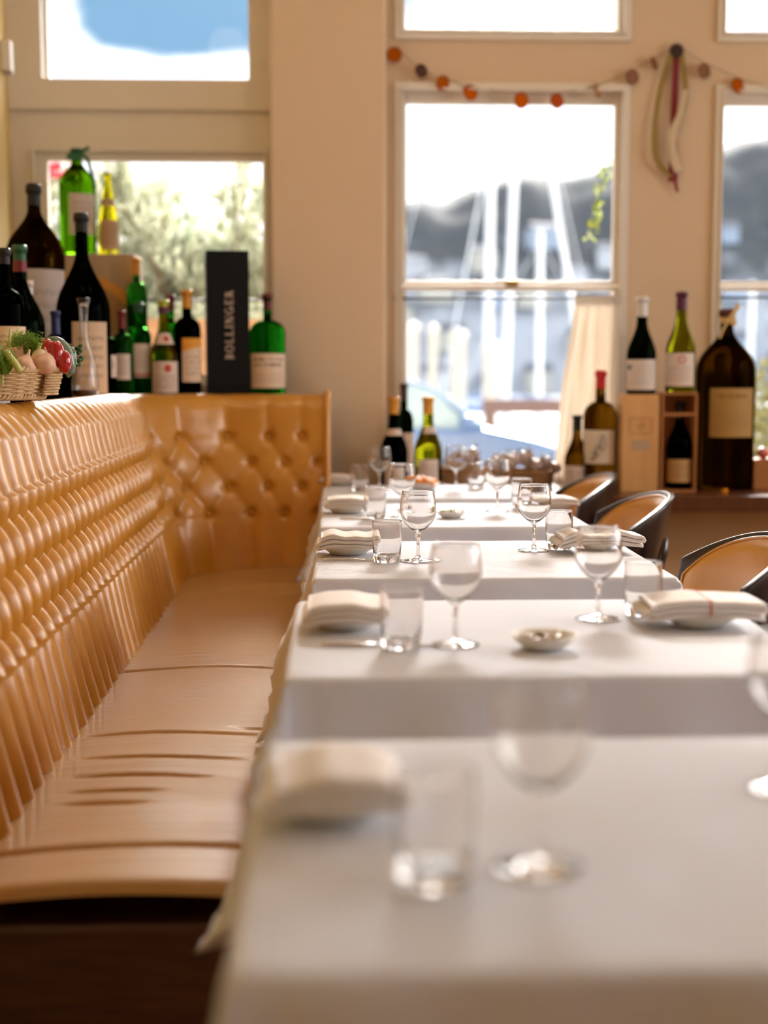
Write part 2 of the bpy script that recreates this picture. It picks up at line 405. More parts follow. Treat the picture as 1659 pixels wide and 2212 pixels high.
# warm fill lamps added out of frame to brighten the front wall and dado
LAMPM = mat('fill_lamp_glass', (1, .85, .65), .5)
LAMPM.node_tree.nodes['Principled BSDF'].inputs['Emission Color'].default_value = (1, .80, .55, 1); LAMPM.node_tree.nodes['Principled BSDF'].inputs['Emission Strength'].default_value = 4
DROP = (0, .9, 0)
for k, (x, y, lab) in enumerate(((.45, 3.9, 'unseen opal fill lamp added above the fourth table'), (3.2, 3.7, 'unseen opal fill lamp added low above the aisle on the right'), (-.6, 3.4, 'unseen opal fill lamp added above the banquette'))):
    t = thing('fill_lamp', lab, 'fill lamp', (x, y, ZC - .001), 0, 'added fill lamps'); bm = B(); lathe(bm, [(0, 0), (.09, 0), (.09, -.02), (.02, -.03), (.02, -.16 - DROP[k]), (0, -.16 - DROP[k])], 24); link('canopy', bm, BLACKM, t, True)
    bm = B(); blob(bm, (0, 0, -.26 - DROP[k]), .11, .11, .10, u=24, v=16); link('shade', bm, LAMPM, t, True)
    d = bpy.data.lights.new('fill_light', 'POINT'); d.energy = (5, 24, 3)[k]; d.color = (1, .82, .60); d.shadow_soft_size = .1; o = bpy.data.objects.new('fill_light', d); COL.objects.link(o); o.parent = t; o.location = (0, 0, -.48 - DROP[k])

# ------------------------------------------------------------------ banquette
SEAT = .45; TOPZ = 1.083
ban = thing('banquette', 'long buttoned caramel leather corner banquette along the left wall', 'banquette seat', (-.53, 3.3, 0))
BL = ban.location.copy()
R0 = .22; XS = -.53; YE = 4.99; YSTART = 1.7
L1 = (YE - R0) - YSTART; L2 = R0 * PI / 2; L3 = (-.03) - (XS + R0); LT = L1 + L2 + L3
def path(u):
    if u < L1: return Vector((XS, YSTART + u)), Vector((-1, 0))
    if u < L1 + L2:
        a = (u - L1) / R0; n = Vector((-math.cos(a), math.sin(a)))
        return Vector((XS + R0, YE - R0)) + n * R0, n
    return Vector((XS + R0 + (u - L1 - L2), YE)), Vector((0, 1))
def pitch_phase(u):
    # pitch .10 on the long side easing to .122 on the short side
    p1, p2 = .084, .122
    if u < L1: return u / p1, p1
    return L1 / p1 + (u - L1) / p2, p2
ROWS = [Z(945, 5.07, 530), Z(1000, 5.06, 530), Z(1054, 5.05, 530), Z(1110, 5.03, 530)]
PH0 = pitch_phase(LT)[0] - .72
def tuft(u, z):
    ph, p = pitch_phase(u); ph -= PH0
    def near(s): f = s - math.floor(s); return min(f, 1 - f) * p
    H = .046 if u < L1 - .3 else (.046 - .030 * min(1, (u - L1 + .3) / (L2 + .3)))
    w = .015 if u < L1 - .3 else .022
    f = lambda d: 1 - math.exp(-(d / w) ** 1.15)
    if z > ROWS[0]:
        h = f(near(ph)); fade = max(0, min(1, (z - ROWS[0]) / .25)); h = h * (1 - fade * .45) + .45 * fade
    elif z < ROWS[3]:
        h = f(near(ph - .5)); fade = max(0, min(1, (ROWS[3] - z) / .2)); h = h * (1 - .3 * fade) + .3 * fade * .9
    else:
        j = 0 if z > ROWS[1] else (1 if z > ROWS[2] else 2)
        t = (ROWS[j] - z) / (ROWS[j] - ROWS[j + 1]); o = .5 * (j % 2)
        h = f(near(ph - o - t * .5)) * f(near(ph - o + t * .5))
        h = h ** .8 * 1.25
        if u > L1: k_ = .55 * min(1, (u - L1) / L2); h = h * (1 - k_) + k_ * .8
    dent = 0
    for j, rz in enumerate(ROWS):
        d2 = near(ph - .5 * (j % 2)) ** 2 + (z - rz) ** 2
        dent += math.exp(-d2 / (2 * .012 ** 2))
    return H * h - (.016 + (.008 if u > L1 else 0)) * dent + .002 * noise.noise(Vector((u * 30, z * 12, 3)))
prof = []
for i in range(92): t = i / 91; prof.append((.145 * t ** .9, .40 + (1.035 - .40) * t, 1))
for i in range(1, 9): a = PI / 2 * i / 8; prof.append((.145 + .048 * (1 - math.cos(a)), 1.035 + .048 * math.sin(a), 1 - .75 * i / 8))
prof.append((.24, TOPZ + .001, .15)); prof.append((.30, TOPZ - .002, 0)); 
NU = int(LT / .0085)
bm = B()
vs = []
for i in range(NU + 1):
    u = LT * i / NU; c, n = path(u); row = []
    for k, (o, z, s) in enumerate(prof):
        zz = min(z, 1.035) if s == 1 else z
        d = tuft(u, zz) * s
        # for the rolled top the padding swells upward
        t = max(0, min(1, (z - 1.035) / .048)) if s < 1 else 0
        oo = o - d * (1 - t)
        q = c + n * oo
        row.append(bm.verts.new((q.x - BL.x, q.y - BL.y, z + d * t - .0)))
    vs.append(row)
for a, b in zip(vs, vs[1:]):
    for k in range(len(prof) - 1): bm.faces.new((a[k], b[k], b[k + 1], a[k + 1]))
# closed end beside the pillar
e = vs[-1]; cb = bm.verts.new((e[-1].co.x, e[-1].co.y, .40)); bm.faces.new(list(e) + [cb])
link('tufted_back', bm, LEATHER, ban, smooth=True)
# piping band at the free end
bm = B(); pts = []
c, n = path(LT)
for o, z, s in prof[::4]: q = c + n * (o - .016); pts.append((q.x - BL.x + .006, q.y - BL.y, z + (.006 if s < 1 else 0)))
tube(bm, pts, .014, 8); link('end_roll', bm, LEATHER, ban, smooth=True)
# buttons
bm0 = B(); blob(bm0, (0, 0, 0), .011, .011, .011, u=12, v=8); proto = None
for j, rz in enumerate(ROWS):
    for k in range(0, 60):
        ph = PH0 - k + .5 * (j % 2) + (1 if True else 0)
        u = (ph - L1 / .084) * .122 + L1 if ph > L1 / .084 else ph * .084
        if u < L1 - .05 or u > LT - .03: continue
        c, n = path(u); t = (rz - .40) / (1.035 - .40); o = .145 * t ** .9 - tuft(u, rz) - .004
        q = c + n * o
        if proto is None: b = link('button', bm0, LEATHER, ban, smooth=True); proto = b
        else: b = proto.copy(); COL.objects.link(b)
        b.location = (q.x - BL.x, q.y - BL.y, rz)
# seat cushions
def cushion(y0, y1, x0f, x1=-.02, ncx=30):
    bm = B(); ny = max(20, int((y1 - y0) / .009))
    def fn(u, v):
        y = y0 + (y1 - y0) * u; xl = x0f(y)
        e = min(u, 1 - u) * (y1 - y0); ey = min(1, e / .02)
        s = (v - .12) / .88
        if v < .12: x = xl; z = SEAT - .18 + .17 * v / .12
        else: x = xl + (x1 - xl) * s; z = SEAT + .0
        crown = .016 * math.sin(PI * min(1, max(0, s))) if v >= .12 else 0
        edge = .018 * (1 - math.sqrt(max(0, 1 - (1 - ey) ** 2)))
        if v > .93: z -= .05 * ((v - .93) / .07) ** 2
        z += crown - edge + .004 * noise.noise(Vector((x * 3, y * 5, 0)))
        for yc, xc0, xc1, a in CREASE:
            if y0 < yc < y1:
                k = max(0, 1 - abs((x - (xc0 + xc1) / 2) / ((xc1 - xc0) / 2)) ** 2)
                z -= 1.7 * a * k * math.exp(-((y - yc - .01 * math.sin(x * 9)) / .007) ** 2)
        return (x - BL.x, y - BL.y, z)
    grid(bm, fn, ny * 2, ncx)
    return bm
CREASE = [(P(250, 1597, Z=SEAT).y, -.50, -.12, .010), (P(250, 1650, Z=SEAT).y, -.48, -.15, .008), (P(250, 1690, Z=SEAT).y, -.47, -.2, .010),
          (P(250, 1725, Z=SEAT).y, -.46, -.28, .007), (P(250, 1752, Z=SEAT).y, -.46, -.3, .006), (P(250, 1585, Z=SEAT).y, -.2, -.05, .006)]
seams = [1.86, P(250, 1845, Z=SEAT).y, P(400, 1452, Z=SEAT).y, P(500, 1290, Z=SEAT).y]
def xl_far(y): return XS + (R0 - math.sqrt(max(0, R0 ** 2 - max(0, y - (YE - R0)) ** 2)) if y > YE - R0 else 0) - .005
for a, b in ((seams[0], seams[1]), (seams[1], seams[2]), (seams[2], seams[3])):
    link('seat_cushion', cushion(a + .001, b - .001, lambda y: XS - .005), SEATL, ban, smooth=True)
link('seat_cushion', cushion(seams[3] + .001, YE + .004, xl_far, -.02), SEATL, ban, smooth=True)
bm = B(); box(bm, XS - .05 - BL.x, -.06 - BL.x, 1.9 - BL.y, 5.0 - BL.y, .0, SEAT - .06, .01); link('plinth', bm, DWOOD, ban)
# shelf behind the banquette carrying the bottles
bm = B(); box(bm, X(25, 5.45) + .003, -.735, 1.7, 5.28, TOPZ - .05, TOPZ - .004); box(bm, -1.285, -.04, 5.17, 5.449, TOPZ - .05, TOPZ - .004); box(bm, -1.285, PX0 - .003, 5.449, 5.754, TOPZ - .05, TOPZ - .004)
struct(link('trim_2', bm, LEDGEW))
bm = B(); box(bm, -1.24, -.80, 1.75, 5.27, .0, TOPZ - .052); box(bm, -1.24, -.07, 5.30, 5.447, 0, TOPZ - .052); struct(link('trim_3', bm, DWOOD))
TZ = TOPZ - .004

# ------------------------------------------------------------------ tables and cloths
TZT = .75
TX0, TX1 = -.05, .70
tb = [(P(700, 2110, Z=TZT).y, P(700, 1597, Z=TZT).y), (P(700, 1466, Z=TZT).y, P(700, 1297, Z=TZT).y), (P(700, 1251, Z=TZT).y, P(700, 1169, Z=TZT).y),
      (P(700, 1139, Z=TZT).y, P(700, 1088, Z=TZT).y), (P(700, 1077, Z=TZT).y, 5.135)]
xoff = [(-.075, .70), (-.068, .70), (-.043, .70), (-.038, .70), (-.04, .69)]
ORD = ['nearest table', 'second table from the camera', 'middle table', 'fourth table, next to last', 'farthest table by the window']
def cloth_bm(a, b, drop, seed, flare=.10):
    rnd = random.Random(seed); bm = B(); rho = .010
    n1 = 44; us = []
    def axis(h):
        s = [-h + 2 * h * i / 22 for i in range(23)]
        ed = [.004, .008, .012, .016, .03, .06, .09, .12, .15, .18, .21, drop]
        return [-(h + e) for e in reversed(ed)] + s + [h + e for e in ed]
    A_, B_ = axis(a), axis(b)
    def pos(u, v):
        dx = max(abs(u) - a, 0); dy = max(abs(v) - b, 0); sx = 1 if u > 0 else -1; sy = 1 if v > 0 else -1
        x = max(-a, min(a, u)); y = max(-b, min(b, v))
        if dx == 0 and dy == 0: return (x, y, .0006 * noise.noise(Vector((u * 9, v * 9, seed))))
        r = math.hypot(dx, dy) if (dx and dy) else max(dx, dy)
        th = math.atan2(dy, dx)
        arc = rho * PI / 2
        if r < arc: q = r / rho; out = rho * math.sin(q); z = -rho * (1 - math.cos(q))
        else: out = rho; z = -rho - (r - arc)
        corner = min(dx, dy) / (max(dx, dy) + 1e-6)
        fl = flare + .34 * corner
        w = .010 * math.sin((u if dy else v) * 19 + seed) + .006 * math.sin((u if dy else v) * 41 + seed * 2)
        out += (r * fl + w * min(1, r / .12)) if r > arc else 0
        z = z * (1 - .5 * fl * fl)
        return (x + sx * out * math.cos(th), y + sy * out * math.sin(th), z)
    V = [[bm.verts.new(pos(u, v)) for v in B_] for u in A_]
    for i in range(len(A_) - 1):
        for j in range(len(B_) - 1): bm.faces.new((V[i][j], V[i + 1][j], V[i + 1][j + 1], V[i][j + 1]))
    return bm
for i, ((y0, y1), (x0, x1)) in enumerate(zip(tb, xoff)):
    cx, cyy = (x0 + x1) / 2, (y0 + y1) / 2; a, b = (x1 - x0) / 2, (y1 - y0) / 2
    t = thing('dining_table', 'dark wooden pedestal table hidden under the white cloth of the ' + ORD[i], 'table', (cx, cyy, 0), 0, 'dining tables in a row')
    bm = B(); box(bm, -a + .012, a - .012, -b + .012, b - .012, TZT - .035, TZT - .004, .004); link('tabletop', bm, DWOOD, t)
    bm = B(); lathe(bm, [(0, .03), (.05, .03), (.035, .1), (.03, .3), (.045, .6), (.06, TZT - .036), (0, TZT - .036)], 20); link('pedestal', bm, DWOOD, t, True)
    bm = B(); box(bm, -.26, .26, -.035, .035, 0, .032, .01); box(bm, -.035, .035, -.22, .22, 0, .031, .01); link('base', bm, BLACKM, t)
    o = link('tablecloth', cloth_bm(a - .009, b - .009, .225 if i < 4 else .2, i * 3 + 1, .055), TCLOTH, None, True, (cx, cyy, TZT))
    md = o.modifiers.new('thick', 'SOLIDIFY'); md.thickness = .0012; md.offset = -1
    tag(o, 'white linen tablecloth draped over the ' + ORD[i], 'tablecloth', 'white tablecloths')

# ------------------------------------------------------------------ glassware
def goblet_proto():
    t = thing('water_goblet', 'x', 'wine glass', (0, 0, 0), 0, 'stemmed glasses')
    bm = B()
    out = [(0, .0635), (.004, .0637), (.010, .066), (.020, .0735), (.030, .084), (.0375, .097), (.0400, .110), (.0392, .125), (.0370, .140), (.0358, .1490), (.0351, .1532), (.0349, .1543)]
    inn = [(.0345, .1547), (.0341, .1543), (.0341, .1530), (.0349, .1490), (.0361, .140), (.0383, .125), (.0390, .110), (.0364, .0975), (.0288, .0855), (.0185, .0755), (.009, .0695), (0, .068)]
    lathe(bm, out + inn, 48); link('bowl', bm, CLEAR, t, True)
    bm = B(); lathe(bm, [(0, .0085), (.0062, .0085), (.0042, .016), (.0036, .030), (.0040, .045), (.0050, .052), (.0046, .058), (.0075, .0628), (0, .0633)], 24); link('stem', bm, CLEAR, t, True)
    bm = B(); lathe(bm, [(0, .0), (.034, 0), (.0368, .0006), (.0370, .0016), (.030, .0030), (.014, .0055), (.0064, .0083), (0, .0083)], 48); link('foot', bm, CLEAR, t, True)
    return t
def tumbler_proto():
    bm = B()
    out = [(0, .0008), (.024, .0002), (.0275, .0012), (.0292, .004), (.0302, .015), (.0318, .045), (.0325, .070), (.0322, .0885), (.0320, .0908), (.0318, .0915)]
    inn = [(.0313, .0917), (.0310, .0913), (.0311, .0900), (.0312, .0885), (.0315, .070), (.0305, .045), (.0286, .020), (.0265, .0155), (.018, .0138), (0, .0132)]
    lathe(bm, out + inn, 48); o = link('tumbler', bm, CLEAR, None, True); return tag(o, 'x', 'drinking glass', 'water tumblers')
PW = []
gp, tp = goblet_proto(), tumbler_proto()
CZ = TZT + .0012
gob = [(1165, 1872, 'stemmed glass on the nearest table, right of its tumbler'), (1697, 1700, 'stemmed glass on the nearest table, cut by the right edge of the photo'),
       (983, 1393, 'stemmed glass left of the seasoning dish on the second table'), (1291, 1337, 'stemmed glass right of the seasoning dish on the second table'),
       (903, 1212, 'left one of the stemmed glasses on the middle table, beside the banquette-side tumbler'), (1153, 1189, 'sharp stemmed glass on the right half of the middle table'),
       (868, 1118, 'left stemmed glass on the fourth table, before the orange crisps'), (1074, 1104, 'right stemmed glass on the fourth table, right of the olive dish'),
       (820, 1060, 'stemmed glass on the farthest table, nearest the pillar'), (985, 1057, 'stemmed glass on the farthest table, right of the orange crisps')]
for k, (x, y, lab) in enumerate(gob):
    o = gp if k == 0 else copy_tree(gp)
    q = P(x, y, Z=CZ); o.location = (q.x, q.y, CZ); o['label'] = lab; o.rotation_euler.z = k
tum = [(940, 1905, 'large blurred water tumbler on the nearest table'), (867, 1398, 'water tumbler beside the left napkin on the second table'),
       (1388, 1328, 'water tumbler beside the right napkin on the second table'), (836, 1214, 'water tumbler beside the left napkin on the middle table'),
       (1207, 1186, 'water tumbler on the right half of the middle table'), (810, 1120, 'water tumbler beside the left napkin on the fourth table'),
       (1126, 1097, 'water tumbler on the right half of the fourth table'), (777, 1060, 'water tumbler nearest the banquette on the farthest table'),
       (1029, 1053, 'water tumbler in the middle of the farthest table')]
for k, (x, y, lab) in enumerate(tum):
    o = tp if k == 0 else tp.copy()
    if k: COL.objects.link(o)
    q = P(x, y, Z=CZ); o.location = (q.x, q.y, CZ); o['label'] = lab; o.rotation_euler.z = k * .7

# ------------------------------------------------------------------ napkins on saucers
def napkin(x, y, w, d, layers, lab, seed, rz=0, ripple=.003, stripe=False, fold_left=True):
    q = P(x, y, Z=CZ); rnd = random.Random(seed)
    s = link_saucer(q.x, q.y, seed, lab)
    bm = B(); th = .0095; N = layers
    # folded cloth: a serpentine section extruded across
    path_ = []
    h = w / 2
    for L in range(N):
        z = L * th; sgn = 1 if (L % 2 == 0) == fold_left else -1
        inset = .002 * rnd.random() + .0015 * L
        steps = 16
        for i in range(steps + 1):
            xx = sgn * (-h + inset + (2 * h - 2 * inset) * (1 - i / steps)) if True else 0
            path_.append((xx, z))
        if L < N - 1:
            ex = sgn * (-h + inset)
            for a in (30, 90, 150):
                path_.append((ex - sgn * th * .5 * math.sin(math.radians(a)), z + th * .5 * (1 - math.cos(math.radians(a)))))
    n = len(path_); cols = 10; t2 = .0036
    def P3(px, pz, v):
        yy = (v - .5) * d
        wob = ripple * (math.sin(px * 55 + seed) + .6 * math.sin(px * 120 + seed * 3)) * (pz / (N * th) + .3)
        sag = -.10 * (abs(px) / h) ** 2 * .06
        edge = -.0015 * (abs(v - .5) * 2) ** 6
        return Vector((px, yy * (1 + .02 * math.sin(px * 30 + seed)), pz + wob + sag + edge + .001 * noise.noise(Vector((px * 40, yy * 40, seed)))))
    rings = []
    for k, (px, pz) in enumerate(path_):
        a = Vector(path_[max(k - 1, 0)]); b = Vector(path_[min(k + 1, n - 1)]); tv = (b - a).normalized(); nv = Vector((-tv.y, tv.x))
        rings.append((px + nv.x * t2, pz + nv.y * t2, px - nv.x * t2, pz - nv.y * t2))
    front = [[bm.verts.new(P3(r[0], r[1], j / cols)) for j in range(cols + 1)] for r in rings]
    back = [[bm.verts.new(P3(r[2], r[3], j / cols)) for j in range(cols + 1)] for r in rings]
    for k in range(n - 1):
        for j in range(cols):
            bm.faces.new((front[k][j], front[k + 1][j], front[k + 1][j + 1], front[k][j + 1]))
            bm.faces.new((back[k][j + 1], back[k + 1][j + 1], back[k + 1][j], back[k][j]))
        for j, fl in ((0, 0), (cols, 1)):
            bm.faces.new((front[k][j], back[k][j], back[k + 1][j], front[k + 1][j]) if fl == 0 else (front[k + 1][j], back[k + 1][j], back[k][j], front[k][j]))
    for k in (0, n - 1):
        for j in range(cols): bm.faces.new((front[k][j], front[k][j + 1], back[k][j + 1], back[k][j]))
    o = link('napkin', bm, NAPK, None, True, (q.x, q.y, CZ + .0265)); o.rotation_euler.z = rz
    tag(o, 'folded cream napkin lying on the saucer at ' + lab, 'napkin', 'folded napkins')
    if stripe:
        bm = B(); top = (N - 1) * th + t2 + ripple * 1.4
        def sf(u, v):
            p = P3(.004 + .0035 * (u - .5), (N - 1) * th + t2 + .0007, v); return p
        grid(bm, sf, 2, cols); p0 = P3(.004, (N - 1) * th + t2, 0)
        grid(bm, lambda u, v: Vector((.004 + .0035 * (u - .5), -d / 2 * 1.02 - .0012, -.001 + ((N - 1) * th + t2 + .002) * v)), 1, 4)
        link('red_stripe', bm, mat('red_thread', (.55, .12, .08), .8), o)
    return o
SAUC = []
def link_saucer(x, y, seed, lab):
    if not SAUC:
        bm = B(); lathe(bm, [(0, 0), (.036, 0), (.040, .001), (.046, .006), (.062, .016), (.068, .0212), (.0690, .0222), (.0672, .0224), (.058, .0165), (.042, .0078), (0, .0062)], 40)
        o = link('saucer', bm, STONEW, None, True); SAUC.append(o)
    else:
        o = SAUC[0].copy(); COL.objects.link(o)
    o.location = (x, y, CZ); tag(o, 'small grey-white saucer under the folded napkin at ' + lab, 'saucer', 'saucers under napkins'); return o
napkin(725, 1755, .118, .13, 3, 'the left of the nearest table', 1, .05, .0022)
napkin(745, 1355, .125, .15, 3, 'the left of the second table', 2, 0, .0012)
napkin(1510, 1350, .185, .12, 3, 'the right of the second table', 3, -.03, .001, stripe=True)
napkin(752, 1196, .130, .13, 3, 'the left of the middle table', 4, 0, .0030)
napkin(1290, 1192, .190, .11, 3, 'the right of the middle table', 5, .04, .0036)
napkin(748, 1107, .115, .13, 3, 'the left of the fourth table', 6, 0, .0006)
napkin(1198, 1100, .130, .12, 2, 'the right of the fourth table', 7, .06, .001)
napkin(728, 1048, .120, .13, 2, 'the left of the farthest table', 8, 0, .0006)
# knives before the left napkins
def knife_bm():
    bm = B(); tube(bm, [(-.10, 0, .003), (-.09, 0, .003), (-.03, 0, .003), (-.005, 0, .0025)], [.003, .0048, .0042, .003], 8, flat=.6)
    pts = [(-.005, -.004), (.02, -.007), (.08, -.008), (.098, -.002), (.10, .003), (.02, .004), (-.005, .004)]
    a = [bm.verts.new((x, y, .0012)) for x, y in pts]; b = [bm.verts.new((x, y, .0026)) for x, y in pts]
    bm.faces.new(a[::-1]); bm.faces.new(b)
    for i in range(len(pts)): bm.faces.new((a[i], a[(i + 1) % 7], b[(i + 1) % 7], b[i]))
    return bm
kn = None
for x, y, lab in ((793, 1211, 'middle'), (811, 1123, 'fourth'), (838, 1395, 'second')):
    if kn is None: kn = o = link('table_knife', knife_bm(), STEEL, None, True)
    else: o = kn.copy(); COL.objects.link(o)
    q = P(x, y, Z=CZ); o.location = (q.x, q.y, CZ); tag(o, 'steel table knife lying before the left napkin of the %s table' % lab, 'knife', 'table knives')
# dishes
def dish(x, y, s, lab, name='small_dish', m=STONEW):
    q = P(x, y, Z=CZ); bm = B()
    lathe(bm, [(0, 0), (.024 * s, 0), (.028 * s, .001), (.040 * s, .009 * s), (.048 * s, .0195 * s), (.0487 * s, .0215 * s), (.0472 * s, .0215 * s), (.038 * s, .011 * s), (.026 * s, .005), (0, .0042)], 40)
    o = link(name, bm, m, None, True, (q.x, q.y, CZ)); return tag(o, lab, 'dish')
d2 = dish(1175, 1400, 1.03, 'small cream dish of brown pickles on the second table')
d4 = dish(975, 1118, .96, 'small white dish of green olives on the fourth table', m=CHINA)
d5 = dish(915, 1058, 1.25, 'white dish heaped with orange crisps on the farthest table', m=CHINA)
d4b = dish(872, 1104, .5, 'tiny white spice bowl beside the left stemmed glass on the fourth table', 'tiny_bowl', m=CHINA)
OLI = mat('olive_skin', (.24, .26, .05), .3, coat=.4); PICK = mat('brown_pickle', (.32, .20, .07), .35); CRISP = mat('orange_crisp', (.80, .26, .015), .55, bump=(60, .4, (1, 1, 1)))
def scatter(name, d, n, R, h, size, m, lab, cat, grp, shape):
    rnd = random.Random(n * 7); pr = None
    for k in range(n):
        a = k * 2.4; r = R * math.sqrt((k + .3) / n)
        if pr is None: bm = B(); shape(bm, size); pr = o = link(name, bm, m, None, True)
        else: o = pr.copy(); COL.objects.link(o)
        o.location = (d.location.x + r * math.cos(a), d.location.y + r * math.sin(a), CZ + h + (R - r) * .25)
        o.rotation_euler = (rnd.uniform(-.4, .4), rnd.uniform(-.4, .4), rnd.uniform(0, 6))
        tag(o, lab, cat, grp)
scatter('green_olive', d4, 11, .030, .014, .0075, OLI, 'green olive heaped in the white dish on the fourth table', 'olive', 'olives in the dish', lambda b, s: blob(b, (0, 0, 0), s * 1.25, s, s, u=12, v=8))
scatter('pickle', d2, 10, .032, .013, .0075, PICK, 'brown pickle lying in the cream dish on the second table', 'pickle', 'pickles in the cream dish', lambda b, s: blob(b, (0, 0, 0), s * 1.5, s, s * .8, .2, u=12, v=8))
scatter('orange_crisp', d5, 13, .046, .026, .02, CRISP, 'orange crisp heaped in the white dish on the farthest table', 'crisp', 'orange crisps in the dish', lambda b, s: blob(b, (0, 0, 0), s * 1.1, s * .9, s * .55, .7, 2.2, 3, u=14, v=10))

# ------------------------------------------------------------------ bottles
def label_mat(name, paper, kind='text', ink=(.12, .09, .08), accent=(.5, .05, .03)):
    if name in MATS: return MATS[name]
    def fn(nt, b, tc):
        N, L = nt.nodes, nt.links
        uv = N.new('ShaderNodeUVMap'); sp = N.new('ShaderNodeSeparateXYZ'); L.new(uv.outputs[0], sp.inputs[0])
        def mth(op, *a):
            n = N.new('ShaderNodeMath'); n.operation = op
            for i, v in enumerate(a):
                if isinstance(v, (int, float)): n.inputs[i].default_value = v
                else: L.new(v, n.inputs[i])
            return n.outputs[0]
        u, v = sp.outputs['X'], sp.outputs['Y']
        col = N.new('ShaderNodeRGB'); col.outputs[0].default_value = (*paper, 1); cur = col.outputs[0]
        def over(mask, c):
            nonlocal cur
            m = N.new('ShaderNodeMixRGB'); L.new(mask, m.inputs[0]); L.new(cur, m.inputs[1]); m.inputs[2].default_value = (*c, 1); cur = m.outputs[0]
        def lines(v0, v1, n, dens):
            # rows of small illegible print
            band = mth('MULTIPLY', mth('GREATER_THAN', v, v0), mth('LESS_THAN', v, v1))
            row = mth('GREATER_THAN', mth('FRACT', mth('MULTIPLY', mth('SUBTRACT', v, v0), n / (v1 - v0))), .55)
            mp = N.new('ShaderNodeMapping'); mp.inputs['Scale'].default_value = (26, n / (v1 - v0), 1); L.new(uv.outputs[0], mp.inputs[0])
            nz = N.new('ShaderNodeTexNoise'); nz.inputs['Scale'].default_value = 1.0; L.new(mp.outputs[0], nz.inputs[0])
            ins = mth('MULTIPLY', mth('GREATER_THAN', u, .14), mth('LESS_THAN', u, .86))
            over(mth('MULTIPLY', mth('MULTIPLY', band, row), mth('MULTIPLY', ins, mth('MULTIPLY', mth('GREATER_THAN', nz.outputs['Fac'], .47), dens))), ink)
        def disc(cu, cv, r, asp, c, ring=False, a=1.0):
            d = mth('SQRT', mth('ADD', mth('POWER', mth('ABSOLUTE', mth('MULTIPLY', mth('SUBTRACT', u, cu), asp)), 2), mth('POWER', mth('ABSOLUTE', mth('SUBTRACT', v, cv)), 2)))
            m = mth('LESS_THAN', d, r)
            if ring: m = mth('MULTIPLY', m, mth('GREATER_THAN', d, r * .6))
            over(mth('MULTIPLY', m, a), c)
        if kind == 'text': lines(.15, .80, 5, .5)
        if kind == 'seal': disc(.55, .78, .13, 1.1, accent); lines(.1, .55, 4, .55)
        if kind == 'crest': disc(.5, .55, .22, 1, ink, a=.55); disc(.5, .55, .14, 1, paper, a=.5); lines(.08, .25, 2, .5)
        if kind == 'ringseal': disc(.60, .80, .12, 1.0, accent, True, .8); lines(.12, .60, 5, .4)
        if kind == 'chateau': lines(.55, .86, 2, .95); lines(.12, .42, 3, .3)
        if kind == 'orangetop':
            over(mth('GREATER_THAN', mth('SUBTRACT', v, mth('MULTIPLY', u, .12)), .70), (.75, .33, .03)); lines(.1, .6, 4, .4)
        if kind == 'shield': disc(.14, .75, .10, 1.2, (.05, .09, .12)); lines(.12, .85, 7, .35)
        if kind == 'redfoot': lines(.25, .8, 5, .3); over(mth('MULTIPLY', mth('LESS_THAN', v, .1), mth('GREATER_THAN', v, .04)), accent)
        if kind == 'script': pass
        if kind == 'big': lines(.70, .88, 1, .9); lines(.15, .5, 4, .4)
        if kind == 'dot': disc(.55, .5, .28, 1.7, accent)
        L.new(cur, b.inputs['Base Color'])
    return mat(name, paper, .6, fn=fn)
def bprofile(H, R, kind, neck=None):
    rn = neck or R * .36; pts = [(0, .006), (R * .5, .004), (R * .88, 0), (R * .97, R * .06), (R, R * .18)]
    if kind == 'bordeaux': hb, hs, n = .62, .745, 10; g = lambda s: (1 - s ** 2) ** .62 if s < 1 else 0
    elif kind == 'burgundy': hb, hs, n = .40, .76, 16; g = lambda s: .5 * (1 + math.cos(PI * s ** .95))
    elif kind == 'champ': hb, hs, n = .46, .80, 16; g = lambda s: .5 * (1 + math.cos(PI * s ** 1.1))
    elif kind == 'flute': hb, hs, n = .38, .86, 14; g = lambda s: (1 - s) ** 1.05
    elif kind == 'dome': hb, hs, n = .46, .76, 16; g = lambda s: (math.sqrt(max(0, 1 - (s * 1.0) ** 2)) * .62 + .38 * .5 * (1 + math.cos(PI * s)))
    elif kind == 'bigshoulder': hb, hs, n = .64, .885, 16; g = lambda s: .5 * (1 + math.cos(PI * s ** 1.35))
    if kind == 'dome': g = lambda s: (1 - s ** 1.5) ** 1.5 if s < 1 else 0
    for i in range(n + 1):
        s = i / n; pts.append((rn + (R - rn) * g(s), H * (hb + (hs - hb) * s)))
    pts += [(rn * .96, H * .93), (rn * .97, H * .955), (rn * 1.16, H * .957), (rn * 1.18, H * .975), (rn * 1.0, H * .978), (rn * 1.0, H), (0, H)]
    return pts, rn
def rad_at(pts, z):
    for (r0, z0), (r1, z1) in zip(pts[3:], pts[4:]):
        if z0 <= z <= z1 and z1 > z0: return r0 + (r1 - r0) * (z - z0) / (z1 - z0)
    return pts[4][0]
def patch(bm, pts, z0, z1, ang0, ang1, off=.0008, nv=10):
    uvl = bm.loops.layers.uv.new('UVMap') if not bm.loops.layers.uv else bm.loops.layers.uv[0]
    nu = 16; V = []
    for i in range(nu + 1):
        a = ang0 + (ang1 - ang0) * i / nu; row = []
        for j in range(nv + 1):
            z = z0 + (z1 - z0) * j / nv; r = rad_at(pts, z) + off
            row.append(bm.verts.new((r * math.sin(a), -r * math.cos(a), z)))
        V.append(row)
    for i in range(nu):
        for j in range(nv):
            f = bm.faces.new((V[i][j], V[i + 1][j], V[i + 1][j + 1], V[i][j + 1]))
            for l, (a, b) in zip(f.loops, ((i, j), (i + 1, j), (i + 1, j + 1), (i, j + 1))): l[uvl].uv = (a / nu, b / nv)
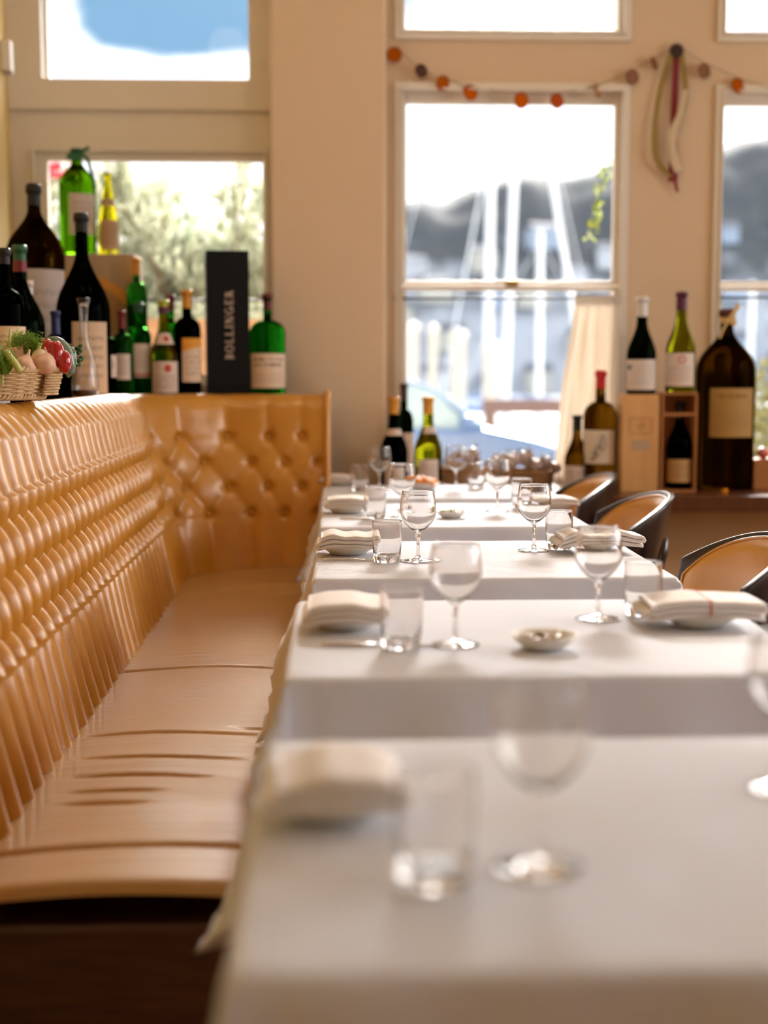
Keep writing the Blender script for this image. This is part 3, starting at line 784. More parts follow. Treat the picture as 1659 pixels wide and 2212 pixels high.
def bottle(x, ytop, wpx, Y, base, kind, glass, label, foil=None, foilfrac=.80, labels=(), neck=None, name='wine_bottle', group='wine bottles on display', foil2=None, tilt=0):
    """labels: (z0px, z1px, x0px, x1px, material) as seen in the photo, measured against the bottle's own top and width"""
    q = P(x, ytop, Y=Y); H = q.z - base; R = wpx / F * Y * .5 * 1.003
    t = thing(name, label, 'bottle', (q.x, Y, base), 0, group)
    pts, rn = bprofile(H, R, kind, neck)
    bm = B(); lathe(bm, pts, 40); link('glass_body', bm, G[glass], t, True)
    if foil:
        bm = B(); z0 = H * foilfrac; pr = [(rad_at(pts, z0) + .0006, z0)]
        for i in range(1, 7):
            z = z0 + (H * .955 - z0) * i / 6; pr.append((rad_at(pts, z) + .0007, z))
        pr += [(rn * 1.2 + .0006, H * .957), (rn * 1.2 + .0006, H * .985), (rn * 1.05, H + .0012), (0, H + .0014)]
        lathe(bm, pr, 28); link('foil_capsule', bm, foil, t, True)
        if foil2:
            f2, a_, b_ = foil2; bm = B(); lathe(bm, [(rad_at(pts, H * a_) + .0016, H * a_), (rad_at(pts, H * b_) + .0016, H * b_)], 28); link('foil_band', bm, f2, t, True)
    else:
        bm = B(); lathe(bm, [(0, H * .99), (rn * .75, H * .99), (rn * .75, H + .004), (0, H + .005)], 20); link('cork', bm, mat('cork', (.5, .33, .18), .8), t, True)
    face = math.atan2(q.x, Y)   # turned so the label faces into the room as photographed
    for (a, b, x0, x1, m) in labels:
        za_, zb_ = P(x, b, Y=Y).z - base, P(x, a, Y=Y).z - base
        za_ = max(za_, .012)
        lim = lambda v: max(-.97, min(.97, v))
        an0 = math.asin(lim((x0 - x) / (wpx / 2 * (rad_at(pts, (za_ + zb_) / 2) / R)))); an1 = math.asin(lim((x1 - x) / (wpx / 2 * (rad_at(pts, (za_ + zb_) / 2) / R))))
        bm = B(); patch(bm, pts, za_, zb_, an0 - face, an1 - face); link('paper_label', bm, m, t, True)
    return t
PAP = (.72, .60, .52)
fo = lambda n, c, r=.42, m=.15: mat('foil_' + n, c, r, metal=m)
GOLD = fo('gold', (.62, .28, .03)); RED = fo('wine_red', (.16, .015, .02)); CRIM = mat('red_wax', (.55, .012, .02), .35); BLK = fo('black', (.008, .008, .010), .55, 0); NAVY = fo('navy', (.02, .03, .12))
WHT = fo('white', (.70, .68, .70), .4, .1); PURP = fo('purple', (.10, .02, .05)); GRN = fo('green', (.02, .10, .05)); YGR = fo('yellow_green', (.45, .50, .05)); OCH = fo('ochre', (.55, .30, .05))
lm = label_mat
# --- left shelf, back case
YC = 5.6
CT = P(200, 548, Y=YC - .12).z
wc = thing('wine_case', 'large upright pale wooden wine case with a painted orange arch, behind the left bottles', 'wooden case', ((X(118, YC) + X(305, YC)) / 2, YC, TZ))
hw = (X(305, YC - .12) - X(118, YC - .12)) / 2; Hc = CT - TZ
bm = B(); box(bm, -hw, hw, -.12, .12, 0, Hc, .004); link('case_body', bm, mat('old_case_wood', (.42, .30, .19), .6, mottle=((.34, .24, .15), 3, (8, 8, 1))), wc)
bm = B()
def archf(u, v):
    a = math.radians(100 - 85 * u); r0 = .23 + .035 * v; return Vector((-.06 + r0 * math.cos(a) * 1.05, -.1215, Hc * .38 + r0 * math.sin(a)))
grid(bm, archf, 20, 2)
link('painted_arch', bm, mat('faded_orange_paint', (.62, .27, .05), .7), wc)
bm = B()
def archg(u, v):
    a = math.radians(100 - 85 * u); r0 = .23 * v + .002; return Vector((-.06 + r0 * math.cos(a) * 1.05, -.1212, Hc * .38 + r0 * math.sin(a)))
grid(bm, archg, 20, 2); link('painted_fill', bm, mat('tan_paint', (.36, .20, .08), .7), wc)
b1 = bottle(165, 322, 76, YC, CT, 'bigshoulder', 'jug', 'tall bright green bottle with a green ribbon at its neck, on the wooden case', labels=[(422, 510, 147, 199, lm('label_pale', (.55, .46, .40), 'text'))], neck=.021, foil=GRN, foilfrac=.93)
# green ribbon on its neck
q = b1.location; rb = thing('green_ribbon', 'green ribbon bow tied round the neck of the tall bright green bottle', 'ribbon', (q.x, q.y, P(165, 340, Y=YC).z))
RIB = mat('green_ribbon_satin', (.015, .13, .07), .4)
def ribbon(bm, pts, w, nv=2):
    pts = [Vector(p) for p in pts]
    def fn(u, v):
        s = u * (len(pts) - 1); i = min(int(s), len(pts) - 2); f = s - i
        p0 = pts[max(i - 1, 0)]; p1 = pts[i]; p2 = pts[i + 1]; p3 = pts[min(i + 2, len(pts) - 1)]
        p = .5 * ((2 * p1) + (p2 - p0) * f + (2 * p0 - 5 * p1 + 4 * p2 - p3) * f * f + (3 * p1 - p0 - 3 * p2 + p3) * f ** 3)
        ww = w(u) if callable(w) else w
        tv = (p2 - p1); tv.normalize(); side = Vector((tv.z, 0, -tv.x)); side = side.normalized() if side.length > .1 else Vector((1, 0, 0))
        return p + side * ww * (v - .5)
    grid(bm, fn, (len(pts) - 1) * 6, nv)
bm = B(); lathe(bm, [(.0225, -.012), (.0235, 0), (.0225, .012)], 20); link('band', bm, RIB, rb, True)
bm = B(); ribbon(bm, [(.0, -.026, .0), (.03, -.03, .02), (.055, -.026, .035)], .014); ribbon(bm, [(.0, -.026, .0), (-.02, -.03, -.008), (-.03, -.026, .004), (-.005, -.027, .004)], .014); link('bow', bm, RIB, rb)
bm = B(); ribbon(bm, [(.0, -.026, .0), (.04, -.035, .0), (.06, -.035, -.05), (.075, -.03, -.125)], .014); link('tail', bm, RIB, rb)
for ch in rb.children:
    md = ch.modifiers.new('t', 'SOLIDIFY'); md.thickness = .0008
bottle(232, 375, 44, YC - .02, CT, 'flute', 'flute', 'glowing yellow-green flute bottle on the wooden case before the left window', labels=[(477, 541, 216, 252, lm('label_brown', (.42, .27, .15), 'text')), (430, 446, 218, 246, lm('label_brown2', (.45, .30, .16), 'text'))], foil=None)
# --- left wall side
bottle(72, 398, 123, 4.85, TZ, 'bigshoulder', 'amber', 'huge dark domed bottle with amber contents and a grey label, at far left', labels=[(585, 800, 55, 131, lm('label_grey', (.50, .44, .42), 'text', ink=(.25, .22, .22)))], foil=BLK, foilfrac=.90, neck=.022)
bottle(175, 461, 113, 4.62, TZ, 'champ', 'black', 'big black sloping bottle in front of the wooden case, tan label', foil=BLK, foilfrac=.90, neck=.0205, labels=[(697, 850, 152, 222, lm('label_tan', (.62, .45, .30), 'text'))])
bottle(8, 537, 86, 3.85, TZ, 'bordeaux', 'black', 'dark shouldered bottle at the very left edge behind the vegetable basket', foil=BLK, foilfrac=.9, labels=[(706, 800, -30, 48, lm('label_cream', (.72, .56, .38), 'text'))], neck=.015)
bottle(42, 530, 98, 4.25, TZ, 'champ', 'dark', 'dark green sloping bottle with a maroon neck band behind the vegetable basket', foil=GRN, foilfrac=.88, foil2=(RED, .83, .90), neck=.0185)
bottle(64, 607, 34, 4.5, TZ, 'bordeaux', 'dark', 'slim bottle with silver top between the domed bottle and the maroon-banded one', foil=WHT, foilfrac=.88, neck=.010)
bottle(119, 672, 46, 4.35, TZ, 'bordeaux', 'black', 'small black bottle with navy capsule behind the vegetable basket', foil=NAVY, foilfrac=.70, neck=.013)
bottle(226, 680, 47, 4.86, TZ, 'bordeaux', 'dark', 'small dark bottle with a round crest on its pale label, right of the glass decanter', foil=RED, foilfrac=.80, labels=[(767, 815, 217, 249, lm('label_crest', PAP, 'crest'))])
bottle(262, 672, 42, 5.05, TZ, 'bordeaux', 'mid', 'small dark bottle half hidden right of the crest-labelled bottle', foil=RED, foilfrac=.80, labels=[(765, 820, 249, 278, lm('label_plain', PAP, 'text'))])
bottle(299, 655, 52, 5.22, TZ, 'bordeaux', 'green', 'green bottle with a plain pink-white label, fourth small bottle from the pillar side box', foil=GRN, foilfrac=.9, labels=[(743, 815, 288, 322, lm('label_redfoot', PAP, 'redfoot'))])
# the tall one behind stands on a small pine box
YB = 5.43
bm = B(); box(bm, -.055, .055, -.05, .05, 0, .17, .003)
o = link('pine_box', bm, PINED, None, False, (X(294, YB), YB, TZ)); tag(o, 'small pine box hidden behind the small bottles, under the gold-capped green bottle', 'wooden box')
bottle(294, 558, 44, YB, TZ + .17, 'bordeaux', 'mid', 'green bottle with orange-gold capsule standing tallest before the wooden case', foil=GOLD, foilfrac=.82)
bottle(352, 648, 58, 5.2, TZ, 'burgundy', 'olive', 'olive burgundy bottle with red seal on a white neck label', foil=YGR, foilfrac=.90, foil2=(PURP, .86, .93), labels=[(781, 851, 328, 380, lm('label_seal', PAP, 'seal')), (720, 744, 338, 372, lm('label_dot', PAP, 'dot'))])
bottle(367, 639, 50, 5.40, TZ, 'bordeaux', 'green', 'green bottle with dark wine-red capsule behind the red-seal bottle', foil=RED, foilfrac=.85)
bottle(403, 627, 58, 5.25, TZ, 'bordeaux', 'black', 'black bottle with gold capsule and orange-topped label beside the tall black box', foil=GOLD, foilfrac=.83, labels=[(731, 825, 392, 431, lm('label_orangetop', (.74, .58, .44), 'orangetop'))])
bottle(577, 635, 76, 5.3, TZ, 'bordeaux', 'green', 'emerald green bottle with a wide cream label right of the tall black box', foil=fo('maroon', (.10, .01, .015)), foilfrac=.845, foil2=(G['green'], .93, .999), labels=[(764, 838, 541, 616, lm('label_chateau', (.74, .60, .48), 'chateau'))], neck=.0165)
# glass decanter
q = P(180, 645, Y=4.36); dec = tag(link('glass_decanter', B(), CLEAR, None, True), 'clear long-necked glass decanter with a little dark wine, right of the vegetable basket', 'decanter')
Hd = q.z - TZ; Rd = 29 / F * 4.36
prf = [(0, .002), (Rd * .7, 0), (Rd * .95, .015), (Rd, .045), (Rd * .9, .085), (Rd * .62, .13), (Rd * .34, .175), (Rd * .27, .21), (Rd * .33, Hd * .9), (Rd * .5, Hd)]
inn = [(r - .0016 if r > .0016 else 0, z + .0015) for r, z in prf[1:]][::-1] + [(0, .004)]
bm = B(); lathe(bm, prf + inn, 36); bm.to_mesh(dec.data); bm.free(); dec.location = (q.x, 4.36, TZ)
for p in dec.data.polygons: p.use_smooth = True
bm = B(); lathe(bm, [(0, .0045), (Rd * .7 - .0025, .0045), (Rd * .95 - .003, .016), (Rd - .0034, .032), (0, .032)], 36); link('wine', bm, mat('dark_wine', (.05, .006, .006), .1), dec, True)
# tall black box with lettering
YBX = 5.32
bx = thing('champagne_box', 'tall black box lettered BOLLINGER standing among the bottles', 'box', (0, 0, 0))
x0, x1 = X(443, YBX - .07), X(535, YBX - .07); wbx = (x1 - x0); hb = P(490, 541, Y=YBX - .07).z - TZ
bx.location = ((x0 + x1) / 2, YBX, TZ); bx.rotation_euler.z = math.radians(7)
BOXM = mat('black_card', (.006, .007, .008), .6, spec=.2)
bm = B(); box(bm, -wbx / 2, wbx / 2, -.075, .075, 0, hb, .002); link('box_body', bm, BOXM, bx)
def letters(word, h, bold=.26):
    """serif capitals from strokes; returns polygons list [(pts)], total width"""
    polys = []; cx = 0
    T = bold * h; t = .10 * h; s = .09 * h
    def vert(x, y0=0, y1=None, ser=True):
        y1 = h if y1 is None else y1
        polys.append([(x, y0), (x + T, y0), (x + T, y1), (x, y1)])
        if ser:
            for yy in (y0, y1 - t * .7): polys.append([(x - s, yy), (x + T + s, yy), (x + T + s, yy + t * .7), (x - s, yy + t * .7)])
    def arc(cx_, cy_, rx, ry, a0, a1, tw, th_, n=14):
        for i in range(n):
            q = []
            for (a, o) in ((a0 + (a1 - a0) * i / n, 0), (a0 + (a1 - a0) * (i + 1) / n, 0), (a0 + (a1 - a0) * (i + 1) / n, 1), (a0 + (a1 - a0) * i / n, 1)):
                a = math.radians(a); q.append((cx_ + (rx - o * tw) * math.cos(a), cy_ + (ry - o * th_) * math.sin(a)))
            polys.append(q)
    for ch in word:
        if ch == 'I': vert(cx + s); w = T + 2 * s
        elif ch == 'L':
            vert(cx + s); polys.append([(cx + s, 0), (cx + .72 * h, 0), (cx + .72 * h, t), (cx + s, t)]); polys.append([(cx + .65 * h, 0), (cx + .74 * h, 0), (cx + .74 * h, .3 * h), (cx + .69 * h, .3 * h)]); w = .74 * h
        elif ch == 'E':
            vert(cx + s)
            for yy, ww in ((0, .72), (h / 2 - t / 2, .55), (h - t, .68)): polys.append([(cx + s, yy), (cx + ww * h, yy), (cx + ww * h, yy + t), (cx + s, yy + t)])
            polys.append([(cx + .66 * h, 0), (cx + .74 * h, 0), (cx + .74 * h, .28 * h), (cx + .69 * h, .28 * h)]); polys.append([(cx + .62 * h, .75 * h), (cx + .68 * h, .75 * h), (cx + .68 * h, h), (cx + .62 * h, h)]); w = .74 * h
        elif ch == 'B':
            vert(cx + s); arc(cx + T + s, .75 * h, .32 * h, .25 * h, -90, 90, T * .9, t); arc(cx + T + s, .27 * h, .38 * h, .27 * h, -90, 90, T, t); w = T + s + .40 * h
        elif ch == 'R':
            vert(cx + s); arc(cx + T + s, .74 * h, .34 * h, .26 * h, -90, 90, T * .9, t)
            polys.append([(cx + T + s + .05 * h, .50 * h), (cx + T + s + .28 * h, .50 * h), (cx + T + s + .58 * h, 0), (cx + T + s + .30 * h, 0)]); w = T + s + .58 * h
        elif ch == 'O': arc(cx + .45 * h, .5 * h, .45 * h, .52 * h, 0, 360, T, t, 28); w = .92 * h
        elif ch == 'G':
            arc(cx + .45 * h, .5 * h, .45 * h, .52 * h, 45, 330, T, t, 24); polys.append([(cx + .62 * h, .05 * h), (cx + .88 * h, .05 * h), (cx + .88 * h, .48 * h), (cx + .62 * h, .48 * h)]); polys.append([(cx + .5 * h, .42 * h), (cx + .95 * h, .42 * h), (cx + .95 * h, .48 * h), (cx + .5 * h, .48 * h)]); w = .95 * h
        elif ch == 'N':
            polys.append([(cx + s, 0), (cx + s + t, 0), (cx + s + t, h), (cx + s, h)]); polys.append([(cx, 0), (cx + .3 * h, 0), (cx + .3 * h, t * .6), (cx, t * .6)])
            polys.append([(cx, h), (cx + .3 * h, h), (cx + .82 * h, 0), (cx + .62 * h, 0)]); polys.append([(cx + .78 * h, 0), (cx + .86 * h, 0), (cx + .86 * h, h), (cx + .78 * h, h)])
            polys.append([(cx + .64 * h, h - t * .6), (cx + .98 * h, h - t * .6), (cx + .98 * h, h), (cx + .64 * h, h)]); w = .98 * h
        cx += w + .2 * h
    return polys, cx
po, tw = letters('BOLLINGER', 1.0, .17)
zt0, zt1 = P(490, 776, Y=YBX - .07).z - TZ, P(490, 624, Y=YBX - .07).z - TZ
sc = (zt1 - zt0) / tw; hl = .031
bm = B()
for pl in po:
    vsl = [bm.verts.new((.004 + hl / 2 - y * hl, -.0756, zt0 + x * sc)) for x, y in pl]
    try: bm.faces.new(vsl)
    except ValueError: pass
link('lettering', bm, mat('silver_print', (.62, .50, .42), .4, metal=.3), bx)

# ------------------------------------------------------------------ bottles and boxes on the front ledge
ZL = ZLEDGE
bottle(851, 858, 60, 5.33, ZL, 'burgundy', 'black', 'dark sloping bottle with orange capsule at the foot of the pillar', foil=GOLD, foilfrac=.82, labels=[(926, 940, 836, 868, lm('label_neckband', PAP, 'text')), (1003, 1045, 832, 876, lm('label_low', (.74, .62, .56), 'text'))], group='bottles on the front ledge')
bottle(873, 829, 40, 5.62, ZL, 'bordeaux', 'dark', 'dark bottle with brown-black capsule behind the two orange-capped bottles', foil=fo('brown', (.06, .03, .03)), foilfrac=.83, labels=[(935, 1020, 872, 893, lm('label_side', PAP, 'text'))], group='bottles on the front ledge')
bottle(925, 858, 62, 5.36, ZL, 'burgundy', 'olive', 'olive-yellow sloping bottle with orange capsule, left of the crisps in the window', foil=GOLD, foilfrac=.82, labels=[(922, 936, 916, 940, lm('label_neckband', PAP, 'text')), (991, 1045, 904, 946, lm('label_low', (.74, .62, .56), 'text'))], group='bottles on the front ledge')
bottle(1247, 897, 52, 5.32, ZL, 'burgundy', 'oliveb', 'brown-olive sloping bottle with black capsule in front of the curtain', foil=BLK, foilfrac=.80, labels=[(1005, 1050, 1222, 1270, lm('label_low', (.74, .62, .56), 'text'))], group='bottles on the front ledge')
b5 = bottle(1298, 801, 72, 5.30, ZL, 'bordeaux', 'oliveb', 'large bottle with red wax top and big handwritten label, left of the pine box', foil=CRIM, foilfrac=.855, labels=[(928, 1000, 1264, 1329, lm('label_script', (.70, .60, .48), 'script'))], neck=.019, group='bottles on the front ledge')
# handwriting strokes on its label
bm = B(); Rb = 36 / F * 5.3
def onlab(u, v):   # u across -1..1, v height in metres
    a = math.asin(max(-.98, min(.98, u))); r = Rb * 1.003 + .0016; a -= math.atan2(b5.location.x, 5.3)
    return (r * math.sin(a), -r * math.cos(a), v)
z0l = P(1298, 998, Y=5.3).z - ZL; z1l = P(1298, 930, Y=5.3).z - ZL; hz = z1l - z0l
def loop(cu, cv, ru, rv, n=16, a0=0, a1=360): return [onlab(cu + ru * math.cos(math.radians(a0 + (a1 - a0) * i / n)), z0l + hz * (cv + rv * math.sin(math.radians(a0 + (a1 - a0) * i / n)))) for i in range(n + 1)]
tube(bm, loop(.18, .62, .13, .24), .0016, 5); tube(bm, loop(-.12, .38, .14, .16, a0=20, a1=330), .0018, 5); tube(bm, loop(-.38, .22, .12, .12, a0=-150, a1=140), .0018, 5)
tube(bm, [onlab(-.5, z0l + hz * .1), onlab(-.25, z0l + hz * .25), onlab(0, z0l + hz * .5), onlab(.12, z0l + hz * .7)], .0014, 5)
link('handwriting', bm, mat('dark_ink', (.08, .06, .05), .7), b5)
# closed pine box
YP = 5.27
def pxbox(x0, x1, y0, Y): return X(x0, Y), X(x1, Y), P((x0 + x1) / 2, y0, Y=Y).z - ZL
a0, a1, hp = pxbox(1346, 1426, 852, YP - .06)
pb = thing('pine_wine_box', 'closed pale pine wine box with burnt-in emblem, under the white-capped bottle', 'wooden box', ((a0 + a1) / 2, YP, ZL)); wh = (a1 - a0) / 2
bm = B(); box(bm, -wh, wh, -.06, .06, 0, hp, .0025); link('box_body', bm, PINE, pb)
bm = B(); zc = P(1386, 920, Y=YP - .06).z - ZL
def rr(bm, hw_, hh_, w, yy, rc=.008):
    pts = []
    for cxx, czz, a0_ in ((hw_ - rc, -hh_ + rc, -90), (hw_ - rc, hh_ - rc, 0), (-hw_ + rc, hh_ - rc, 90), (-hw_ + rc, -hh_ + rc, 180)):
        for i in range(5): a = math.radians(a0_ + 90 * i / 4); pts.append((cxx + rc * math.cos(a), czz + rc * math.sin(a)))
    tube(bm, [(p[0], yy, zc + p[1]) for p in pts], w, 4, closed=True, flat=.3)
rr(bm, .041, .029, .0019, -.0602); tube(bm, [(0, -.0602, zc - .022), (0, -.0602, zc + .022)], .0012, 4, flat=.3)
tube(bm, [(-.026, -.0602, zc), (-.012, -.0602, zc + .006), (0, -.0602, zc), (.012, -.0602, zc + .006), (.026, -.0602, zc)], .0012, 4, flat=.3)
tube(bm, [(.013 * math.cos(a / 10 * 2 * PI), -.0602, zc + .013 * math.sin(a / 10 * 2 * PI)) for a in range(10)], .0011, 4, closed=True, flat=.3)
link('burnt_emblem', bm, mat('burnt_ink', (.22, .10, .03), .8), pb)
bm = B(); zc2 = P(1386, 962, Y=YP - .06).z - ZL; box(bm, -.034, .034, -.0612, -.0598, zc2 - .019, zc2 + .019); link('paper_label', bm, lm('label_dull', (.50, .36, .24), 'text'), pb)
bottle(1388, 642, 63, YP, ZL + hp, 'burgundy', 'dark', 'dark bottle with white capsule standing on the closed pine box', foil=WHT, foilfrac=.80, labels=[(777, 842, 1358, 1418, lm('label_shield', (.74, .66, .62), 'shield'))], group='bottles on the wine boxes')
# open-front box with a bottle inside
a0, a1, hp = pxbox(1431, 1509, 848, YP - .06)
ob = thing('open_wine_box', 'open-fronted reddish wine box holding one dark bottle, under the olive green bottle', 'wooden box', ((a0 + a1) / 2, YP, ZL)); wh = (a1 - a0) / 2
bm = B(); t_ = .008
box(bm, -wh, -wh + t_, -.06, .06, 0, hp); box(bm, wh - t_, wh, -.06, .06, 0, hp); box(bm, -wh + t_, wh - t_, -.06, .06, 0, t_); box(bm, -wh + t_, wh - t_, -.06, .06, hp - t_, hp); box(bm, -wh + t_, wh - t_, .05, .06, t_, hp - t_)
link('box_body', bm, PINED, ob)
bm = B(); zs = P(1470, 895, Y=YP - .06).z - ZL; box(bm, -wh + t_, wh - t_, -.0595, -.053, zs - .006, zs + .006); link('cross_slat', bm, PINED, ob)
bottle(1470, 868, 56, YP, ZL + t_ + .0005, 'champ', 'black', 'black bottle with ochre label standing inside the open wine box', foil=BLK, foilfrac=.80, labels=[(991, 1040, 1444, 1496, lm('label_ochre', (.60, .38, .16), 'text'))], group='bottles on the wine boxes')
bottle(1473, 631, 64, YP, ZL + hp, 'burgundy', 'olive', 'olive green bottle with dark purple capsule standing on the open wine box', foil=PURP, foilfrac=.82, labels=[(763, 834, 1441, 1501, lm('label_ringseal', (.74, .64, .58), 'ringseal'))], group='bottles on the wine boxes')
# giant bottle
bg = bottle(1571, 668, 127, 5.36, ZL, 'bigshoulder', 'amber', 'giant dark amber bottle with gold label and raffia at the neck, at right', foil=fo('brown_wax', (.10, .03, .02)), foilfrac=.955, labels=[(838, 942, 1540, 1628, lm('label_goldold', (.42, .25, .07), 'big', ink=(.25, .13, .03)))], neck=.026, group='bottles on the front ledge')
rb = thing('raffia_tie', 'tan raffia ribbon tied round the neck of the giant bottle', 'ribbon', (bg.location.x, bg.location.y, P(1573, 692, Y=5.36).z))
RAF = mat('raffia', (.70, .48, .20), .6)
bm = B(); lathe(bm, [(.0275, -.012), (.0285, 0), (.0275, .012)], 20); link('band', bm, RAF, rb, True)
bm = B(); ribbon(bm, [(0, -.031, 0), (.018, -.034, .03), (.032, -.034, .052), (.024, -.034, .06)], .016); ribbon(bm, [(.006, -.031, .01), (-.02, -.034, -.03), (-.04, -.045, -.07)], .008); ribbon(bm, [(0, -.031, 0), (.02, -.04, -.02), (.016, -.04, .01)], .012)
link('bow', bm, RAF, rb)
# small crate at right edge with a radish-like bulb
YQ = 5.3; a0, a1 = X(1634, YQ), X(1740, YQ); hq = P(1650, 992, Y=YQ).z - ZL
bm = B(); box(bm, a0, a1, YQ, YQ + .09, 0, hq, .003); o = link('small_crate', bm, PINED, None, False, (0, 0, ZL)); tag(o, 'low reddish wooden crate right of the giant bottle, cut by the right edge', 'wooden box')
t = thing('pink_apple', 'pink and red round fruit lying on the low crate at the right edge', 'fruit', (X(1652, YQ + .05), YQ + .045, ZL + hq))
bm = B(); blob(bm, (0, 0, .022), .026, .026, .0225, .05, 2, 4); link('flesh', bm, mat('pink_fruit', (.70, .30, .28), .3, mottle=((.55, .05, .03), 20, (1, 1, 1))), t, True)
bm = B(); tube(bm, [(0, 0, .043), (.003, 0, .052)], .0012, 6); link('stalk', bm, mat('stalk', (.15, .1, .03), .7), t)

# ------------------------------------------------------------------ wicker baskets
def wicker(name, label, cat, loc, R, H, m, rings=11, stakes=30, flare=.9, strand=.0034, lobes=False, sx=1.0, sy=1.0):
    t = thing(name, label, cat, loc)
    def rr_(z): return R * (flare + (1 - flare) * (z / H))
    bm = B()
    for k in range(rings):
        z = .010 + (H - .022) * k / (rings - 1); n = stakes * 6
        tube(bm, [((rr_(z) + .0026 * math.sin(stakes / 2 * a + k * PI)) * math.cos(a) * sx, (rr_(z) + .0026 * math.sin(stakes / 2 * a + k * PI)) * math.sin(a) * sy, z) for a in [2 * PI * i / n for i in range(n)]], strand, 5, closed=True)
    link('weave', bm, m, t, True)
    bm = B()
    for i in range(stakes):
        a = 2 * PI * (i + .5) / stakes
        tube(bm, [(rr_(z) * math.cos(a) * sx, rr_(z) * math.sin(a) * sy, z) for z in (.003, H * .5, H - .004)], strand * .8, 5)
    s_ = link('stakes', bm, m, t, True)
    for nm, z, rad in (('rim', H - .003, .0052), ('foot_braid', .006, .0048)):
        bm = B()
        for ph in range(3):
            n = 240; tw = 34
            pts = []
            for i in range(n):
                a = 2 * PI * i / n; b = tw * a + ph * 2 * PI / 3; r = rr_(z) + .0048 * math.cos(b)
                pts.append((r * math.cos(a) * sx, r * math.sin(a) * sy, z + .0048 * math.sin(b)))
            tube(bm, pts, rad * .72, 5, closed=True)
        link(nm, bm, m, t, True)
    bm = B(); lathe(bm, [(0, .004), (rr_(0) * .98, .004), (rr_(0) * .98, .007), (0, .007)], 40)
    for v in bm.verts: v.co.x *= sx; v.co.y *= sy
    link('woven_base', bm, m, t)
    if lobes:
        bm = B()
        # ear handle on the right end, a woven loop bulging from the side
        for k in range(9):
            z = .012 + (H - .020) * k / 8; pts = []
            for i in range(15):
                a = math.radians(-62 + 124 * i / 14); r = .036 + .006 * (z / H) + .0022 * math.sin(i * 1.6 + k * PI)
                pts.append((R * .93 + (R * .06) * (z / H) - .012 + r * math.cos(a), r * 1.5 * math.sin(a) - .0, z))
            tube(bm, pts, strand, 5)
        for ph in range(3):
            pts = []
            for i in range(40):
                a = math.radians(-75 + 150 * i / 39); b = i * .9 + ph * 2.09; r = .043 + .004 * math.cos(b)
                pts.append((R * .985 - .012 + r * math.cos(a), r * 1.5 * math.sin(a), H - .002 + .0045 * math.sin(b)))
            tube(bm, pts, .0036, 5)
        link('handle', bm, m, t, True)
    return t
bk = (-.842, 3.16)
BZ = TOPZ + .021
wicker('wicker_basket', 'round pale wicker basket of vegetables on top of the banquette back', 'basket', (bk[0], bk[1], BZ), .205, P(60, 795, Y=3.0).z - BZ, WICK, rings=12, stakes=36, lobes=True)
BH = P(60, 795, Y=3.0).z - BZ
# small board under the basket so that it sits level on the padded top
bm = B(); box(bm, -.19, .19, -.16, .16, 0, BZ - TZ - .002, .003)
o = link('serving_board', bm, LEDGEW, None, False, (bk[0] - .11, bk[1], TZ)); tag(o, 'dark board hidden beneath the wicker basket of vegetables', 'board')
# vegetables
def vp(x, y, Y): return P(x, y, Y=Y)
GAR = mat('garlic_skin', (.74, .47, .32), .45, mottle=((.66, .42, .30), 20, (1, 1, 1))); MUSH = mat('mushroom_cream', (.82, .66, .48), .5)
FEN = mat('fennel_green', (.50, .56, .16), .4); FROND = mat('fennel_frond', (.16, .30, .02), .5); PEP = mat('red_pepper', (.42, .005, .008), .15, coat=.6)
ZUC = mat('grey_green_squash', (.10, .15, .09), .25, coat=.4, mottle=((.16, .22, .15), 12, (1, 1, 6))); STM = mat('veg_stem', (.10, .16, .03), .6)
def garlic(x, y, Y, s, lab, rx=.5, seed=0):
    q = vp(x, y, Y); t = thing('garlic_bulb', lab, 'garlic', q, 0, 'garlic in the basket'); t.rotation_euler = (rx, .5 - seed * .2, seed)
    bm = B(); r = bmesh.ops.create_uvsphere(bm, u_segments=36, v_segments=14, radius=1)
    for v in r['verts']:
        n = v.co.normalized(); a = math.atan2(n.y, n.x); k = 1 + .10 * abs(math.sin(a * 3.5 + seed)) * (1 - abs(n.z) ** 3)
        top = max(0, n.z); w = k * (1 - .35 * top ** 2)
        v.co = Vector((n.x * s * w, n.y * s * w, n.z * s * .8 + s * .35 * top ** 4))
    link('cloves', bm, GAR, t, True)
    bm = B(); tube(bm, [(0, 0, s * .9), (.002, 0, s * 1.3), (.006, 0, s * 1.6)], [s * .22, s * .12, s * .1], 8); link('neck', bm, GAR, t, True)
zr = BZ + BH
for k, (x, y, Y, s, lab) in enumerate(((35, 778, 3.06, .032, 'peach-skinned garlic bulb beside the cut stalk in the basket'), (66, 775, 3.10, .033, 'garlic bulb in the middle of the basket heap, before the fronds'),
        (50, 795, 3.0, .028, 'garlic bulb sunk at the front rim of the basket'), (92, 793, 3.03, .030, 'garlic bulb at the front rim, left of the red pepper'), (22, 764, 3.12, .028, 'garlic bulb furthest back left in the basket heap'), (-30, 780, 3.05, .032, 'garlic bulb at the left end of the basket'))):
    garlic(x + 2, y - 5, Y + .075, s * .86, lab, .4, k)
t = thing('white_mushroom', 'cream round mushroom caps left of the red pepper in the basket', 'mushroom', vp(101, 778, 3.13)); bm = B(); blob(bm, (0, 0, 0), .024, .021, .019, .05); blob(bm, (-.012, -.01, .004), .020, .022, .021, .05, seed=2)
link('cap', bm, MUSH, t, True); bm = B(); tube(bm, [(0, .01, -.026), (0, .006, -.01)], .008, 10); link('stem', bm, MUSH, t, True)
t = thing('red_pepper', 'glossy red lobed pepper at the right of the vegetable basket', 'pepper', vp(113, 768, 3.14)); bm = B()
